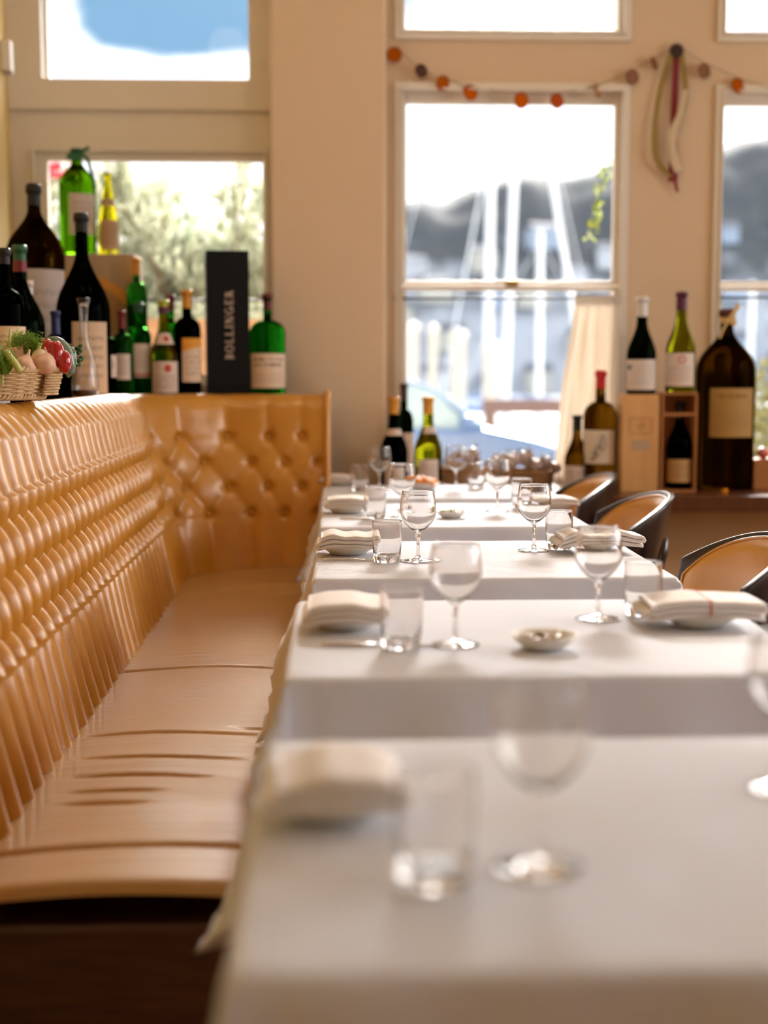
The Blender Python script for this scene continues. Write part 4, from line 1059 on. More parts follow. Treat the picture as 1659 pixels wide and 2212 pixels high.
for dx, dz, s in ((-.012, .008, .024), (.008, .002, .025), (.026, -.014, .021)): blob(bm, (dx, 0, dz), s * .82, s * .9, s * 1.25, .03, seed=dx * 99)
link('flesh', bm, PEP, t, True); bm = B(); tube(bm, [(.0, .022, .016), (-.004, .04, .022)], [.005, .004], 8); link('stalk', bm, STM, t, True)
for k, (pts, r, lab) in enumerate(((((94, 742), (118, 735), (140, 752), (150, 785), (152, 812)), .017, 'grey-green squash curving over the right side of the basket'),
        (((150, 748), (157, 765), (153, 790), (146, 815)), .013, 'thin grey-green squash at the right end of the basket'), (((98, 738), (122, 741), (136, 765), (141, 800)), .015, 'dark green squash behind the red pepper'))):
    Y = 3.21 + .035 * k; q0 = vp(*pts[0], Y); t = thing('long_squash', lab, 'squash', q0, 0, 'squashes in the basket'); bm = B()
    L_ = [vp(a, b, Y) - q0 for a, b in pts]; n = len(L_); tube(bm, L_, [r * .55] + [r] * (n - 2) + [r * .6], 12)
    ob_ = link('flesh', bm, ZUC, t, True); md = ob_.modifiers.new('s', 'SUBSURF'); md.levels = 2; md.render_levels = 2
    bm = B(); tube(bm, [L_[0], L_[0] + Vector((-.012, 0, .006))], [r * .4, r * .45], 6); link('stalk', bm, STM, t)
t = thing('broccoli_sprig', 'small dark green curly sprig at the right end of the basket', 'vegetable', vp(164, 768, 3.27)); bm = B()
rnd = random.Random(5)
for k in range(26): blob(bm, (rnd.uniform(-.016, .012), rnd.uniform(-.01, .01), rnd.uniform(-.022, .026)), .006, .006, .005, .3, 3, k, 8, 6)
link('florets', bm, mat('dark_leaf', (.05, .11, .025), .5), t, True); bm = B(); tube(bm, [(-.004, 0, -.02), (-.02, 0, -.05)], .004, 6); link('stem', bm, STM, t)
def stalk(pts, Y, r, lab, Yend=None):
    q0 = vp(*pts[0], Y); t = thing('fennel_stalk', lab, 'fennel', q0, 0, 'fennel in the basket'); bm = B()
    L_ = [vp(a, b, Y + (Yend or 0) * i) - q0 for i, (a, b) in enumerate(pts)]
    tube(bm, L_, [r * (1 + .25 * i / len(L_)) for i in range(len(L_))], 12, flat=.8); link('stem', bm, FEN, t, True)
    bm = B(); d = (L_[0] - L_[1]).normalized(); tube(bm, [L_[0], L_[0] + d * .0015], r * .9, 12, flat=.8); link('cut_end', bm, mat('fennel_pith', (.66, .66, .42), .6), t)
stalk([(12, 760), (22, 772), (34, 787), (44, 803)], 2.99, .0085, 'thick cut pale green stalk leaning on the front rim of the basket')
stalk([(22, 712), (21, 728), (20, 752)], 3.10, .0035, 'thin upright green stalk at the back of the basket')
stalk([(86, 742), (84, 755), (80, 768)], 3.12, .006, 'short green stalk under the feathery fronds')
def frond(cx, cy_, Y, wpx, hpx, n, lab, m):
    q = vp(cx, cy_, Y); t = thing('fennel_frond', lab, 'fennel', q, 0, 'fennel fronds in the basket'); bm = B(); r_ = random.Random(n)
    for k in range(n):
        a = r_.uniform(-1.25, 1.25); L_ = r_.uniform(.5, 1); w = wpx / F * Y / 2; h = hpx / F * Y
        base = Vector((r_.uniform(-.4, .4) * w, r_.uniform(-.02, .02), -h * .4)); tip = base + Vector((math.sin(a) * w * L_, r_.uniform(-.03, .03), h * L_ * math.cos(a) * 1.0))
        mid = (base + tip) / 2 + Vector((r_.uniform(-.006, .006), r_.uniform(-.006, .006), .006))
        tube(bm, [base, mid, tip], [.0013, .0009, .0004], 4)
        for j in range(4):
            s = r_.uniform(.35, 1); p0 = base.lerp(tip, s); d = Vector((r_.uniform(-1, 1), r_.uniform(-1, 1), r_.uniform(0, 1))).normalized() * .012
            tube(bm, [p0, p0 + d], [.0008, .0003], 3)
    link('leaf_threads', bm, m, t); bm = B(); tube(bm, [(0, 0, -h * .75), (0, 0, -h * .2)], .003, 6); link('stem', bm, FEN, t)
frond(65, 742, 3.14, 70, 52, 170, 'feathery dark green fronds at the back of the vegetable basket', FROND)
frond(38, 740, 3.18, 40, 45, 80, 'lighter green fronds at the back left of the vegetable basket', mat('frond_light', (.34, .46, .06), .5))
frond(4, 780, 3.0, 60, 70, 150, 'dark green leafy fronds hanging over the left rim of the basket', FROND)

# centre window baskets with bulbs
BM_ = [mat('grey_purple_bulb', (.26, .16, .15), .4, mottle=((.62, .56, .52), 40, (1, 1, .3))), mat('pale_bulb', (.60, .52, .46), .4, mottle=((.24, .14, .12), 35, (1, 1, .3)))]
DL = mat('dark_leaf_tip', (.03, .06, .02), .5)
def bulbs(cx, cy_, n, R, z0, lab, seed, wall=0):
    r_ = random.Random(seed)
    for k in range(n):
        a = k * 2.4; r = R * math.sqrt((k + .4) / n); s = r_.uniform(.021, .027)
        t = thing('striped_bulb', lab, 'vegetable', (cx + r * math.cos(a) * 1.5, cy_ + r * math.sin(a) * .8, z0 + (1 - r / R) * .05 + r_.uniform(0, .008) + wall * (cx - (cx + r * math.cos(a))) * .5), 0, 'striped bulbs in the baskets')
        t.rotation_euler = (r_.uniform(-.7, .7), r_.uniform(-.7, .7), r_.uniform(0, 6)); bm = B()
        lathe(bm, [(0, -s * .9), (s * .6, -s * .8), (s, -s * .2), (s * .9, s * .4), (s * .4, s * 1.1), (0, s * 1.5)], 12); link('bulb', bm, BM_[k % 2], t, True)
        bm = B()
        for j in range(3):
            d = 2.1 * j; tube(bm, [(0, 0, s * 1.2), (.006 * math.cos(d), .006 * math.sin(d), s * 1.7), (.014 * math.cos(d), .014 * math.sin(d), s * 1.8)], [.003, .003, .001], 4, flat=.3)
        link('leaf_tips', bm, DL, t)
bA = (X(1130, 5.40), 5.40)
wicker('dark_wicker_basket', 'dark wicker basket heaped with striped bulbs in the centre window', 'basket', (bA[0], bA[1], ZL), .125, P(1130, 1020, Y=5.3).z - ZL, WICKD, rings=9, stakes=22, sy=.8)
bulbs(bA[0], bA[1], 15, .095, P(1130, 1012, Y=5.35).z, 'grey and white striped bulb heaped in the right wicker basket by the window', 3, .25)
bB = (X(985, 5.42), 5.42)
wicker('low_wicker_basket', 'low pale wicker basket behind the right stemmed glass of the farthest table', 'basket', (bB[0], bB[1], ZL), .095, P(985, 1012, Y=5.35).z - ZL, WICKD, rings=8, stakes=20)
bulbs(bB[0] + .045, bB[1], 5, .05, P(1040, 1004, Y=5.35).z, 'grey striped bulb lying in the low left wicker basket by the window', 9)

# ------------------------------------------------------------------ chairs
def make_chair():
    t = thing('dining_chair', 'x', 'chair', (0, 0, 0), 0, 'curved-back chairs')
    # the chair faces -X; the back is a tall curved shell open towards -X
    def shell(phi, z, off):
        r = .245 + off; lean = .20 * (z - .45)
        x = .20 * math.cos(phi) * (r / .245) - .20; y = r * math.sin(phi)
        return Vector((x + lean, y, z))
    phm = math.radians(74)
    def top(phi): return .815 - .085 * abs(phi / phm) ** 2.2
    def bot(phi): return .50
    bm = B(); n = 28
    inn, out = [], []
    for i in range(n + 1):
        ph = -phm + 2 * phm * i / n
        zt_ = top(ph); rows_i, rows_o = [], []
        for j in range(11):
            z = .47 + (zt_ - .47) * j / 10
            rows_i.append(bm.verts.new(shell(ph, z, -.004))); rows_o.append(bm.verts.new(shell(ph, z, .018)))
        inn.append(rows_i); out.append(rows_o)
    for i in range(n):
        for j in range(10):
            bm.faces.new((inn[i][j], inn[i][j + 1], inn[i + 1][j + 1], inn[i + 1][j])); bm.faces.new((out[i][j], out[i + 1][j], out[i + 1][j + 1], out[i][j + 1]))
        bm.faces.new((inn[i][10], out[i][10], out[i + 1][10], inn[i + 1][10])); bm.faces.new((inn[i][0], inn[i + 1][0], out[i + 1][0], out[i][0]))
    for i in (0, n):
        for j in range(10): bm.faces.new((inn[i][j], out[i][j], out[i][j + 1], inn[i][j + 1]))
    bmesh.ops.recalc_face_normals(bm, faces=bm.faces[:])
    o = link('back_shell', bm, CHAIRW, t, True); md = o.modifiers.new('b', 'BEVEL'); md.width = .004; md.segments = 2
    bm = B()
    php = phm * .96
    def pad(u, v):
        ph = -php + 2 * php * u; zt_ = top(ph) - .013 - .03 * abs(ph / php) ** 6; z = .49 + (zt_ - .49) * v
        e = min(u, 1 - u) * 2 * 6; e2 = min(v, 1 - v) * 2 * 6; k = min(1, e) * min(1, e2)
        return shell(ph, z, -.006 - .016 * math.sqrt(max(0, 1 - (1 - k) ** 2)))
    grid(bm, pad, 36, 20); link('leather_pad', bm, LEATHER, t, True)
    bm = B(); pts = []
    for i in range(41):
        ph = -php + 2 * php * i / 40; pts.append(shell(ph, top(ph) - .013 - .03 * abs(ph / php) ** 6, -.009))
    pts = [shell(-php, .49 + (top(php) - .06 - .49) * j / 8, -.009) for j in range(8)] + pts + [shell(php, .49 + (top(php) - .06 - .49) * (8 - j) / 8, -.009) for j in range(1, 9)]
    tube(bm, pts, .0035, 6); link('piping', bm, LEATHER, t, True)
    bm = B()
    box(bm, -.40, .0, -.21, .21, .43, .475, .018); link('seat', bm, LEATHER, t)
    bm = B(); box(bm, -.40, .0, -.215, .215, .40, .429, .006); link('seat_frame', bm, CHAIRW, t)
    for sy in (-1, 1):
        bm = B(); tube(bm, [(.03, .20 * sy, 0), (.0, .19 * sy, .25), (-.01, .19 * sy, .42)], [.014, .018, .02], 8); link('leg', bm, CHAIRW, t, True)
        bm = B(); tube(bm, [(-.38, .19 * sy, 0), (-.37, .19 * sy, .25), (-.36, .19 * sy, .42)], [.013, .017, .02], 8); link('leg', bm, CHAIRW, t, True)
        # stub arm post standing outside the shell
        bm = B(); tube(bm, [(-.06, .20 * sy, .40), (-.02, .222 * sy, .55), (.012, .228 * sy, .66), (.02, .228 * sy, .705)], [.024, .024, .022, .014], 10, flat=.55); link('side_post', bm, CHAIRW, t, True)
    return t
ch = make_chair()
for k, (yc, lab) in enumerate(((P(720, 1210, Z=TZT).y - .08, 'curved dark wood chair with caramel pad at the middle table, largest in view'), ((tb[3][0] + tb[3][1]) / 2 - .02, 'curved-back chair with caramel pad at the fourth table'),
        ((tb[4][0] + tb[4][1]) / 2 - .02, 'curved-back chair at the farthest table, smallest in view'))):
    o = ch if k == 0 else copy_tree(ch); o['label'] = lab; o.location = (.905, yc, 0)

# ------------------------------------------------------------------ curtain, rods, garland
def rod(x0, x1, y, Y, lab, z=None):
    zz = P((x0 + x1) / 2, y, Y=Y).z; bm = B(); tube(bm, [(X(x0, Y), Y, zz), (X(x1, Y), Y, zz)], .0045, 8)
    t = thing('curtain_rod', lab, 'curtain rod', (X(x0, Y), Y, zz)); o = link('rod', bm, BLACKM, t, True); o.location = (-X(x0, Y), -Y, -zz)
    for x in (x0, x1):
        bm = B(); box(bm, X(x, Y) - .012, X(x, Y) + .012, Y - .008, Y + .012, zz - .011, zz + .011, .002); o = link('bracket', bm, BLACKM, t); o.location = (-X(x0, Y), -Y, -zz)
rod(858, 1338, 645, YW - .012, 'thin black rod across the centre window carrying the curtain')
rod(1540, 2030, 643, YW - .012, 'thin black rod across the right window')
rod(100, 576, 648, YW + .022, 'thin black rod across the left window behind the bottles')
bm = B(); YCU = YW - .035
zt_ = P(1285, 645, Y=YCU).z
def cur(u, v):
    xt = X(1238 + 96 * u, YCU); xbm = X(1196 + (1342 - 1196) * u, YCU); z = zt_ + .012 - (zt_ + .01 - ZL - .003) * v
    k = min(1, v * 1.1) ** .8; x = xt + (xbm - xt) * k ** 1.3
    amp = .006 + .026 * min(1, v * 5); y = YCU - .02 + amp * math.sin(u * 31 + .6 * math.sin(v * 5)) * .7 + amp * .5 * math.sin(u * 53 + 2 * v) + (.004 * math.sin(u * 160) if v < .06 else 0)
    return Vector((x + .004 * math.sin(v * 9 + u * 7), min(y, YW - .018), z))
grid(bm, cur, 110, 50); o = link('curtain', bm, CURT, None, True); tag(o, 'gathered cream linen curtain at the right of the centre window', 'curtain')
md = o.modifiers.new('t', 'SOLIDIFY'); md.thickness = .0008
# garland
YG = YW - .03
gp_ = [(852, 118, 16, 'amber'), (910, 153, 15, 'dark'), (957, 180, 16, 'amber'), (1016, 200, 17, 'amber'), (1126, 217, 17, 'amber'), (1203, 218, 16, 'pink'), (1291, 197, 15, 'tan'), (1366, 166, 16, 'brown'), (1413, 136, 14, 'brown'), (1521, 153, 16, 'brown'), (1594, 185, 17, 'amber'), (1680, 212, 16, 'amber')]
string = [(832, 112), (865, 112), (910, 150), (957, 172), (1016, 186), (1070, 196), (1126, 202), (1203, 203), (1291, 186), (1366, 152), (1413, 126), (1461, 98), (1521, 136), (1594, 168), (1680, 196), (1780, 205)]
g = tag(link('garland_string', B(), mat('jute_string', (.20, .13, .07), .9)), 'thin brown string garland looped over the front windows', 'string')
bm = B(); tube(bm, [P(x, y, Y=YG) for x, y in string], .0014, 5); bm.to_mesh(g.data); bm.free()
def slice_fn(c1, c2):
    def fn(nt, b, tc):
        N, L = nt.nodes, nt.links; sp = N.new('ShaderNodeSeparateXYZ'); L.new(tc.outputs['Object'], sp.inputs[0])
        at = N.new('ShaderNodeMath'); at.operation = 'ARCTAN2'; L.new(sp.outputs['X'], at.inputs[0]); L.new(sp.outputs['Z'], at.inputs[1])
        ml = N.new('ShaderNodeMath'); ml.operation = 'MULTIPLY'; L.new(at.outputs[0], ml.inputs[0]); ml.inputs[1].default_value = 5
        sn = N.new('ShaderNodeMath'); sn.operation = 'SINE'; L.new(ml.outputs[0], sn.inputs[0])
        gt = N.new('ShaderNodeMath'); gt.operation = 'GREATER_THAN'; L.new(sn.outputs[0], gt.inputs[0]); gt.inputs[1].default_value = .75
        mx = N.new('ShaderNodeMixRGB'); L.new(gt.outputs[0], mx.inputs[0]); mx.inputs[1].default_value = (*c1, 1); mx.inputs[2].default_value = (*c2, 1); L.new(mx.outputs[0], b.inputs['Base Color'])
    return fn
SL = {'amber': clothmat('dried_orange', (.55, .15, .005), .45, (.9, .30, .01)), 'pink': clothmat('dried_grapefruit', (.50, .12, .03), .4, (.8, .22, .08)),
      'tan': mat('dried_tan_slice', (.45, .22, .10), .5, fn=slice_fn((.45, .22, .10), (.6, .4, .25))), 'brown': mat('dried_brown_slice', (.20, .07, .02), .5, fn=slice_fn((.20, .07, .02), (.3, .13, .05))), 'dark': mat('dried_dark_slice', (.06, .025, .02), .5)}
where = ['at the pillar end', 'dark, second from the pillar', 'third from the pillar, above the window corner', 'fourth from the pillar', 'fifth, over the middle of the centre window', 'pinkish, right of the middle of the centre window', 'tan and tilted, right of the centre window middle', 'brown, over the casing left of the rosette', 'small and folded, just left of the ribbon rosette', 'brown, just right of the ribbon rosette', 'amber, second right of the ribbon rosette', 'beyond the right edge']
for k, (x, y, r, c) in enumerate(gp_[:-1]):
    q = P(x, y, Y=YG); R = r / F * YG; t = thing('dried_citrus_slice', 'dried citrus slice on the garland, ' + where[k], 'citrus slice', q, 0, 'dried citrus slices on the garland')
    sq = {6: .55, 8: .6, 0: 1.0}.get(k, .92); t.rotation_euler = (random.uniform(-.2, .2), 0, math.acos(sq) * 1.0)
    bm = B(); lathe(bm, [(0, -.0018), (R * .86, -.0018), (R * .86, .0018), (0, .0018)], 20); bmesh.ops.rotate(bm, verts=bm.verts, cent=(0, 0, 0), matrix=Matrix.Rotation(PI / 2, 3, 'X')); link('flesh', bm, SL[c], t)
    bm = B(); n = 24; tube(bm, [(R * .93 * math.cos(a), .001 * math.sin(3 * a), R * .93 * (1 + .04 * math.sin(2 * a)) * math.sin(a)) for a in [2 * PI * i / n for i in range(n)]], R * .11, 6, closed=True); link('rind', bm, SL['brown'] if c in ('brown', 'dark') else mat('orange_rind', (.35, .09, .01), .5), t, True)
q = P(1461, 110, Y=YG); t = thing('ribbon_rosette', 'dark brown rosette with long olive, crimson and cream ribbons hanging between the windows', 'ribbon decoration', q)
bm = B(); R = 17 / F * YG
for k in range(12):
    a = 2 * PI * k / 12; blob(bm, (R * .62 * math.cos(a), -.004, R * .62 * math.sin(a)), R * .34, .006, R * .3, 0, 1, k, 10, 6)
blob(bm, (0, -.008, 0), R * .35, .008, R * .35); link('rosette', bm, mat('dark_brown_slice', (.05, .022, .018), .45), t, True)
def rp(pts, dy): return [(P(x, y, Y=YG) - q) + Vector((0, dy + .008 * math.sin(i * 1.3), 0)) for i, (x, y) in enumerate(pts)]
def rib(nm, pts, w, m, dy):
    bm = B(); ribbon(bm, rp(pts, dy), w, 3); o = link(nm, bm, m, t, True); md = o.modifiers.new('t', 'SOLIDIFY'); md.thickness = .0007
OLR = clothmat('olive_ribbon', (.42, .31, .10), .3, (.5, .38, .1)); CRR = mat('crimson_ribbon', (.22, .005, .015), .45); CRE = clothmat('cream_ribbon', (.80, .68, .50), .25)
rib('olive_ribbon', [(1450, 118), (1432, 170), (1418, 240), (1413, 310), (1420, 350), (1445, 377), (1456, 376)], .020, OLR, -.006)
rib('olive_ribbon', [(1470, 118), (1479, 165), (1479, 215), (1465, 262)], .022, OLR, -.004)
rib('crimson_ribbon', [(1461, 120), (1460, 170), (1456, 240), (1452, 300), (1451, 350), (1450, 392)], .026, CRR, .0)
rib('crimson_ribbon', [(1458, 300), (1462, 360), (1460, 395), (1463, 415)], .014, CRR, .002)
rib('cream_ribbon', [(1478, 195), (1468, 245), (1452, 285), (1448, 320), (1453, 350), (1464, 372)], lambda u: .022 + .014 * min(1, u * 1.6), CRE, -.018)
# wall sensor box on the left
q = P(40, 125, Y=5.46); t = thing('wall_sensor', 'small white plastic sensor box high on the left wall', 'sensor', (X(25, 5.45) + .001, 5.44, q.z))
bm = B(); box(bm, 0, .034, -.03, .03, -.055, .055, .005); link('housing', bm, mat('white_plastic', (.80, .76, .70), .4), t)
bm = B(); box(bm, .004, .037, -.012, .012, -.068, -.0555, .002); link('lens', bm, mat('grey_plastic', (.5, .47, .43), .4), t)

# ------------------------------------------------------------------ outside
GZ = -.35
bm = B(); box(bm, -40, 60, 6.05, 34, GZ - .3, GZ); struct(link('ground', bm, mat('pale_quay_asphalt', (.66, .66, .66), .8, mottle=((.55, .55, .57), 1.5, (1, 1, 1)))))
bm = B(); box(bm, -300, 400, 34, 190, GZ - 1.6, GZ - 1.2); o = link('harbour_water', bm, mat('harbour_water', (.42, .48, .55), .2, bump=(.6, .8, (1, 1, 1)))); tag(o, 'glittering harbour water beyond the quay', 'water', kind='stuff')
# hill
def ridge(x):
    pts = [(-300, 12), (300, 14), (870, 395), (900, 440), (960, 430), (1000, 405), (1060, 395), (1120, 380), (1180, 385), (1215, 400), (1260, 378), (1318, 350), (1450, 330), (1550, 318), (1659, 290), (2100, 250)]
    return pts
HY = 230.0
hp_ = [(-60, 6), (X(870, HY), P(870, 442, Y=HY).z), (X(950, HY), P(950, 436, Y=HY).z), (X(1010, HY), P(1010, 412, Y=HY).z), (X(1115, HY), P(1115, 376, Y=HY).z), (X(1160, HY), P(1160, 384, Y=HY).z), (X(1205, HY), P(1205, 398, Y=HY).z), (X(1262, HY), P(1262, 376, Y=HY).z), (X(1330, HY), P(1330, 345, Y=HY).z), (X(1553, HY), P(1553, 318, Y=HY).z), (X(1659, HY), P(1659, 288, Y=HY).z), (260, 60)]
def hz_(x):
    for (a, b), (c, d) in zip(hp_, hp_[1:]):
        if a <= x <= c: return b + (d - b) * (x - a) / (c - a)
    return hp_[0][1] if x < hp_[0][0] else hp_[-1][1]
def hillf(u, v):
    x = -60 + 280 * u; top_ = hz_(x) + 1.0 * noise.noise(Vector((x * .25, 0, 0))); s = math.sin(v * PI / 2) ** .9
    return Vector((x, 185 + 45 * v, -2 + (top_ + 2) * s + 1.5 * noise.noise(Vector((x * .12, v * 6, 1))) * v * (1 - v) * 4))
bm = B(); grid(bm, hillf, 140, 24); vs_ = None
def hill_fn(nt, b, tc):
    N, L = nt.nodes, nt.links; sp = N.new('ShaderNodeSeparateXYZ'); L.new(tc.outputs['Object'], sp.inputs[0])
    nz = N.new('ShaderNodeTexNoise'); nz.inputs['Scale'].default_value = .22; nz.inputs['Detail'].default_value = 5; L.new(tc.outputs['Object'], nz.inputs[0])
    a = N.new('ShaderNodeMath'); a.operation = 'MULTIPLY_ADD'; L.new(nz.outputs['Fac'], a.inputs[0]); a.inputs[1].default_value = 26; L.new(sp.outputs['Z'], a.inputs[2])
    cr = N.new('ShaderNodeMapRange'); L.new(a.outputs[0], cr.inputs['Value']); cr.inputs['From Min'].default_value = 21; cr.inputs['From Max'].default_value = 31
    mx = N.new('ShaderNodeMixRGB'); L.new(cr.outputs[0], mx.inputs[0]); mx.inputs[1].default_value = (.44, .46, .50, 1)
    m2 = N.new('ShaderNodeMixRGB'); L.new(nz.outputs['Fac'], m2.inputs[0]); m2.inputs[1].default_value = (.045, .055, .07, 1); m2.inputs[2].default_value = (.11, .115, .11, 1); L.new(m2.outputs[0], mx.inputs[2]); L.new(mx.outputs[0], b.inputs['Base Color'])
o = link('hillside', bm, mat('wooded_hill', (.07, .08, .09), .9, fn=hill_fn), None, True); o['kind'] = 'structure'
rnd = random.Random(11); hm = [mat('house_white', (.62, .62, .64), .7), mat('house_blue', (.40, .46, .55), .7), mat('house_cream', (.60, .56, .48), .7)]; rf = mat('house_roof', (.10, .11, .14), .6)
placed = []; k = -1
for attempt in range(900):
    if len(placed) >= 44: break
    x = rnd.uniform(8, 88); v = rnd.uniform(.02, .42); p = hillf((x + 60) / 280, v)
    if any(abs(p.x - a.x) < 5.2 and abs(p.y - a.y) < 4.4 for a in placed): continue
    placed.append(p); k += 1
    t = thing('hillside_house', 'small pale house on the wooded hillside across the harbour', 'house', (p.x, p.y - 1, p.z - .8), rnd.uniform(-.3, .3), 'houses on the far hillside')
    w_, h_ = rnd.uniform(1.2, 2.3), rnd.uniform(1.0, 2.2); bm = B(); box(bm, -w_, w_, -1.5, 1.5, -1, h_); link('walls', bm, hm[k % 3], t)
    bm = B(); vv = [bm.verts.new(c) for c in ((-w_ - .2, -1.8, h_), (w_ + .2, -1.8, h_), (w_ + .2, 1.8, h_), (-w_ - .2, 1.8, h_), (-w_, 0, h_ + 1), (w_, 0, h_ + 1))]
    for f in ((0, 1, 5, 4), (2, 3, 4, 5), (0, 4, 3), (1, 2, 5), (3, 2, 1, 0)): bm.faces.new([vv[i] for i in f])
    link('roof', bm, rf, t)
# sailing boats
BW = mat('boat_white', (.78, .80, .82), .3); BC = mat('boat_cover', (.16, .24, .42), .6); MA = mat('mast_white', (.85, .86, .86), .35)
def boat(xm, Y, mastpx, tilt, label, hx=3.2, tall=13, stays=True):
    x = X(xm, Y); t = thing('sailing_boat', label, 'boat', (x, Y, GZ - 1.3), 0, 'boats moored in the harbour'); bm = B()
    st = [(-hx, .05, 1.2), (-hx * .9, .9, .9), (-hx * .3, 1.25, .75), (hx * .4, 1.1, .85), (hx * .85, .4, 1.15), (hx, .03, 1.4)]; rows = []
    for sx_, w_, z_ in st:
        rows.append([bm.verts.new((sx_, y_ * w_, zz)) for y_, zz in ((-1, z_), (-.85, z_ * .3), (-.2, -.35), (.2, -.35), (.85, z_ * .3), (1, z_))])
    for a, b in zip(rows, rows[1:]):
        for i in range(5): bm.faces.new((a[i], b[i], b[i + 1], a[i + 1]))
        bm.faces.new((a[5], b[5], b[0], a[0]))
    bm.faces.new(rows[0]); bm.faces.new(rows[-1][::-1]); link('hull', bm, BW, t)
    bm = B(); box(bm, -hx * .45, hx * .35, -.6, .6, .75, 1.35, .1); link('cabin', bm, BW, t)
    bm = B(); r = mastpx / F * Y / 2; tube(bm, [(0, 0, .7), (tilt * tall, 0, tall)], r, 8); link('mast', bm, MA, t, True)
    bm = B(); tube(bm, [(0, 0, 1.9), (-hx * .8, 0, 2.0)], [.12, .17], 8); link('boom_cover', bm, BC, t, True)
    bm = B()
    for e in ((-hx, 0, 1.2), (hx, 0, 1.4), (0, 1, .8)): tube(bm, [e, (tilt * tall, 0, tall - .3)], .012, 5)
    if stays: link('stays', bm, MA, t)
    return t
boat(1050, 36, 17, .012, 'sailing boat with the thick white mast left of centre in the middle window', 3.4, 15)
boat(1088, 39, 16, .03, 'sailing boat with the slanting white mast right of the thick one', 3.0, 15, False)
boat(1165, 46, 13, -.004, 'sailing boat with the short mast before the hill', 3.2, 7.5)
boat(1290, 42, 12, -.17, 'sailing boat with the strongly leaning pale spar at the right of the middle window', 2.8, 9, False)
boat(940, 54, 4, .18, 'sailing boat with thin grey slanting mast at the left of the middle window', 3.0, 12, False)
boat(1620, 48, 10, .0, 'sailing boat seen through the right window', 3.2, 6)
# white quay posts and brown timber rail
po_ = None
for k, (x, y0, w_) in enumerate(((890, 700, 30), (935, 705, 22), (990, 716, 34), (1060, 740, 34), (1320, 700, 30))):
    Y = 22; z1 = P(x, y0, Y=Y).z; bm = B(); r = w_ / F * Y / 2; lathe(bm, [(0, 0), (r, 0), (r * .95, z1 - GZ - .1), (r * 1.15, z1 - GZ - .1), (r * 1.15, z1 - GZ), (0, z1 - GZ + .05)], 16)
    o = link('quay_post', bm, mat('cream_post', (.70, .66, .56), .6), None, True, (X(x, Y), Y, GZ)); tag(o, 'pale round post standing on the quay behind the car', 'post', 'posts along the quay')
Y = 19; z1, z0 = P(1150, 862, Y=Y).z, P(1150, 893, Y=Y).z
t = thing('timber_rail', 'brown timber rail on the quay behind the car bonnet', 'railing', (X(1200, Y), Y, GZ)); bm = B(); box(bm, -1.0, 1.6, -.08, .08, z0 - GZ, z1 - GZ); link('beam', bm, mat('weathered_timber', (.22, .13, .10), .8), t)
for dx in (-.9, .3, 1.5): bm = B(); box(bm, dx - .07, dx + .07, -.0799, .079, 0, z0 - GZ - .001); link('post', bm, mat('weathered_timber', (.22, .13, .10), .8), t)
# car
Yc = 13.5
car = thing('parked_car', 'pale blue parked car outside the middle window', 'car', (X(700, Yc), Yc, GZ)); CB = mat('car_paint', (.13, .21, .36), .18, metal=.3, coat=1)
zz = lambda py: P(900, py, Y=Yc - .8).z - GZ; xx = lambda px: X(px, Yc - .8) - car.location.x
prof_c = [(xx(1290), .32), (xx(1290), zz(1010)), (xx(1235), zz(975)), (xx(1150), zz(948)), (xx(1045), zz(925)), (xx(700), zz(925)), (xx(480), zz(930)), (xx(400), zz(960)), (xx(395), .32)]
bm = B(); Wc = .84
A_ = [bm.verts.new((x, -Wc, z)) for x, z in prof_c]; B_ = [bm.verts.new((x, Wc, z)) for x, z in prof_c]
bm.faces.new(A_); bm.faces.new(B_[::-1])
for i in range(len(A_)): j = (i + 1) % len(A_); bm.faces.new((A_[i], B_[i], B_[j], A_[j]))
bmesh.ops.recalc_face_normals(bm, faces=bm.faces[:]); o = link('body', bm, CB, car); md = o.modifiers.new('b', 'BEVEL'); md.width = .06; md.segments = 3
roof = [(xx(1045), zz(925)), (xx(985), zz(880)), (xx(930), zz(842)), (xx(870), zz(822)), (xx(760), zz(812)), (xx(600), zz(820)), (xx(500), zz(865)), (xx(460), zz(927))]
bm = B()
for sy in (-1, 1): tube(bm, [(x, sy * Wc * (.92 - .14 * (z - zz(925)) / .5), z) for x, z in roof], .035, 6)
for (x0_, z0_), (x1_, z1_) in zip(roof[3:6], roof[4:6]):
    vv = [bm.verts.new(c) for c in ((x0_, -Wc * .8, z0_ + .02), (x0_, Wc * .8, z0_ + .02), (x1_, Wc * .8, z1_ + .02), (x1_, -Wc * .8, z1_ + .02))]; bm.faces.new(vv)
link('roof', bm, mat('car_roof_paint', (.20, .30, .42), .2, metal=.2, coat=1), car, True)
bm = B(); CG = mat('car_glass', (.42, .55, .53), .05, trans=.0, coat=1)
A_ = [bm.verts.new((x, -Wc * .88, z - .01)) for x, z in roof]; B_ = [bm.verts.new((x, Wc * .88, z - .01)) for x, z in roof]; bm.faces.new(A_); bm.faces.new(B_[::-1])
for i in range(len(A_) - 1): bm.faces.new((A_[i], B_[i], B_[i + 1], A_[i + 1]))
bmesh.ops.recalc_face_normals(bm, faces=bm.faces[:]); link('windows', bm, CG, car)
for x_ in (xx(1180), xx(520)):
    for sy in (-1, 1):
        bm = B(); lathe(bm, [(0, -.1), (.3, -.1), (.32, -.05), (.32, .05), (.3, .1), (0, .1)], 24); bmesh.ops.rotate(bm, verts=bm.verts, cent=(0, 0, 0), matrix=Matrix.Rotation(PI / 2, 3, 'X')); link('wheel', bm, BLACKM, car, True, (x_, sy * .78, .32))
bm = B(); blob(bm, (xx(1010), -Wc - .06, zz(925) + .06), .09, .05, .06); link('wing_mirror', bm, CB, car, True)
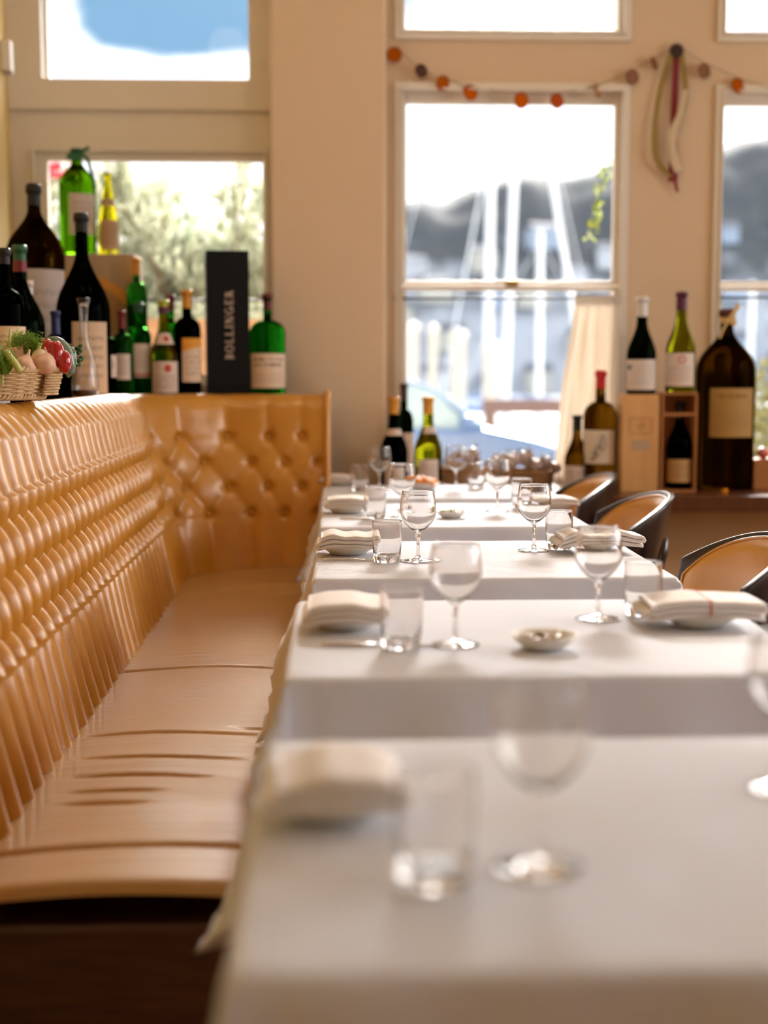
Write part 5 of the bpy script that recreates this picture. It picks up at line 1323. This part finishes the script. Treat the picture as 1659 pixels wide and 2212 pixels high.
# plants outside the left window
LEAF = clothmat('olive_leaf', (.40, .41, .33), .5, (.50, .53, .36)); LEAF2 = clothmat('grey_green_leaf', (.52, .56, .44), .5, (.62, .68, .50)); BARK = mat('bark', (.16, .11, .07), .8)
def leaves(bm, n, cen, ext, size, rnd, shape=None):
    for k in range(n):
        while True:
            p = Vector((rnd.uniform(-1, 1), rnd.uniform(-1, 1), rnd.uniform(-1, 1)))
            if p.length <= 1 and (shape is None or shape(p)): break
        c = Vector((cen[0] + p.x * ext[0], cen[1] + p.y * ext[1], cen[2] + p.z * ext[2]))
        d = Vector((rnd.uniform(-1, 1), rnd.uniform(-1, 1), rnd.uniform(-.2, 1.2))).normalized(); s = d.cross(Vector((rnd.uniform(-1, 1), rnd.uniform(-1, 1), rnd.uniform(-1, 1)))).normalized()
        L_ = size * rnd.uniform(.6, 1.2); w_ = L_ * .22
        bm.faces.new([bm.verts.new(c - d * L_ / 2), bm.verts.new(c + s * w_), bm.verts.new(c + d * L_ / 2), bm.verts.new(c - s * w_)])
def tree(name, label, base, h, branches, n, size, m, seed, cat='tree', crown=None):
    rnd = random.Random(seed); t = thing(name, label, cat, base); bm = B(); tips = []
    tube(bm, [(0, 0, 0), (.03, 0, h * .35), (0, 0, h * .55)], [.05, .035, .025], 8)
    for k in range(branches):
        a = rnd.uniform(0, 2 * PI); e = rnd.uniform(.35, 1.0); L_ = h * rnd.uniform(.3, .5); b0 = Vector((0, 0, h * rnd.uniform(.3, .55)))
        b1 = b0 + Vector((math.cos(a) * L_ * .6 * crown[0], math.sin(a) * L_ * .4 * crown[1], L_ * e)); tube(bm, [b0, (b0 + b1) / 2 + Vector((0, 0, .04)), b1], [.014, .009, .004], 5)
        for j in range(7):
            s = rnd.uniform(.25, 1.0); c0 = b0.lerp(b1, s); c1 = c0 + Vector((rnd.uniform(-.25, .25), rnd.uniform(-.2, .2), rnd.uniform(.05, .32))); tube(bm, [c0, c1], [.005, .002], 4); tips.append((c0, c1))
    link('trunk', bm, BARK, t, True); bm = B()
    for k in range(n):
        c0, c1 = tips[k % len(tips)]; c = c0.lerp(c1, rnd.uniform(.1, 1.05)) + Vector((rnd.gauss(0, .02), rnd.gauss(0, .02), rnd.gauss(0, .02)))
        d = ((c1 - c0).normalized() + Vector((rnd.uniform(-.8, .8), rnd.uniform(-.8, .8), rnd.uniform(-.5, .8)))).normalized(); s = d.cross(Vector((rnd.uniform(-1, 1), rnd.uniform(-1, 1), .3))).normalized()
        L_ = size * rnd.uniform(.6, 1.2); w_ = L_ * .20
        bm.faces.new([bm.verts.new(c), bm.verts.new(c + d * L_ * .5 + s * w_), bm.verts.new(c + d * L_), bm.verts.new(c + d * L_ * .5 - s * w_)])
    link('foliage', bm, m, t); return t
Yt = 7.6
tree('olive_tree', 'airy olive tree outside the left window', (X(420, Yt), Yt, GZ), 3.3, 26, 6500, .085, LEAF, 21, crown=(.95, .8))
tree('olive_tree', 'smaller olive tree reaching in at the right of the left window', (X(590, 8.4), 8.4, GZ), 2.6, 10, 3000, .08, LEAF, 25, crown=(.5, .6))
t = thing('grey_green_shrub', 'bushy grey-green shrub below the olive tree outside the left window', 'shrub', (X(430, 7.9), 7.9, GZ)); rnd = random.Random(3); bm = B()
leaves(bm, 12000, (0, .1, 1.55), (.66, .40, .85), .07, rnd); link('foliage', bm, LEAF2, t); bm = B()
for k in range(9): a = rnd.uniform(-.4, .4); tube(bm, [(a * .3, 0, 0), (a, 0, .9), (a * 1.3, .05, 1.8)], [.015, .01, .004], 5)
link('stems', bm, BARK, t)
t = thing('flowering_shrub', 'shrub with pink-red flowers at the left corner of the left window', 'shrub', (X(118, 7.2), 7.2, GZ)); bm = B(); rnd = random.Random(8)
leaves(bm, 700, (0, 0, 2.2), (.16, .15, .35), .06, rnd); link('foliage', bm, LEAF, t); bm = B()
for k in range(34): blob(bm, (rnd.uniform(-.14, .12), rnd.uniform(-.1, .05), P(130, 365, Y=7.2).z - GZ + rnd.uniform(-.07, .09)), .022, .02, .02, .3, 3, k, 8, 6)
link('flowers', bm, mat('pink_red_petals', (.62, .05, .09), .5), t, True); bm = B(); tube(bm, [(0, 0, 0), (.02, 0, 1), (0, 0, 2.5)], [.02, .015, .006], 6); link('stem', bm, BARK, t)
t = thing('terrace_screen', 'orange-brown timber terrace screen at the left of the left window', 'screen', (X(100, 7.6), 7.6, GZ)); bm = B()
for k in range(9): box(bm, -.28, .12, 0, .03, .1 + k * .235, .31 + k * .235)
link('boards', bm, PINED, t); bm = B(); box(bm, .10, .15, -.03, -.001, 0, 2.25); link('post', bm, DWOOD, t)
t = thing('timber_planter', 'brown timber planter outside below the left window', 'planter', (X(430, 7.0), 7.0, GZ)); bm = B(); box(bm, -.75, .75, -.15, .15, 0, P(430, 690, Y=6.9).z - GZ, .01); link('planter_box', bm, mat('terrace_timber', (.42, .24, .12), .7, mottle=((.34, .18, .09), 3, (1, 1, 12))), t)
bm = B(); leaves(bm, 500, (0, 0, P(430, 680, Y=6.9).z - GZ + .02), (.7, .12, .05), .05, rnd); link('foliage', bm, LEAF2, t)
t = thing('hanging_vine', 'yellow-green vine sprig hanging outside the right of the centre window', 'vine', P(1300, 385, Y=5.975)); bm = B(); q0 = t.location
vp_ = [P(x, y, Y=5.975) - q0 for x, y in ((1352, 330), (1306, 375), (1292, 430), (1286, 475), (1272, 520))]; tube(bm, vp_, .003, 5); link('stem', bm, STM, t); bm = B()
for k in range(60):
    p = vp_[k % 4].lerp(vp_[k % 4 + 1], rnd.random()); leaves(bm, 1, p, (.03, .03, .03), .045, rnd)
link('foliage', bm, mat('vine_leaf', (.34, .42, .06), .5), t)
t = thing('round_shrub', 'blurred olive-green shrub outside the right window behind the giant bottle', 'shrub', (X(1690, 7.4), 7.4, GZ)); bm = B(); leaves(bm, 3500, (0, 0, 1.02), (.30, .25, .62), .06, rnd); link('foliage', bm, mat('khaki_leaf', (.24, .24, .10), .6), t)
bm = B(); tube(bm, [(0, 0, 0), (0, 0, 1.3)], .02, 6); link('stem', bm, BARK, t)
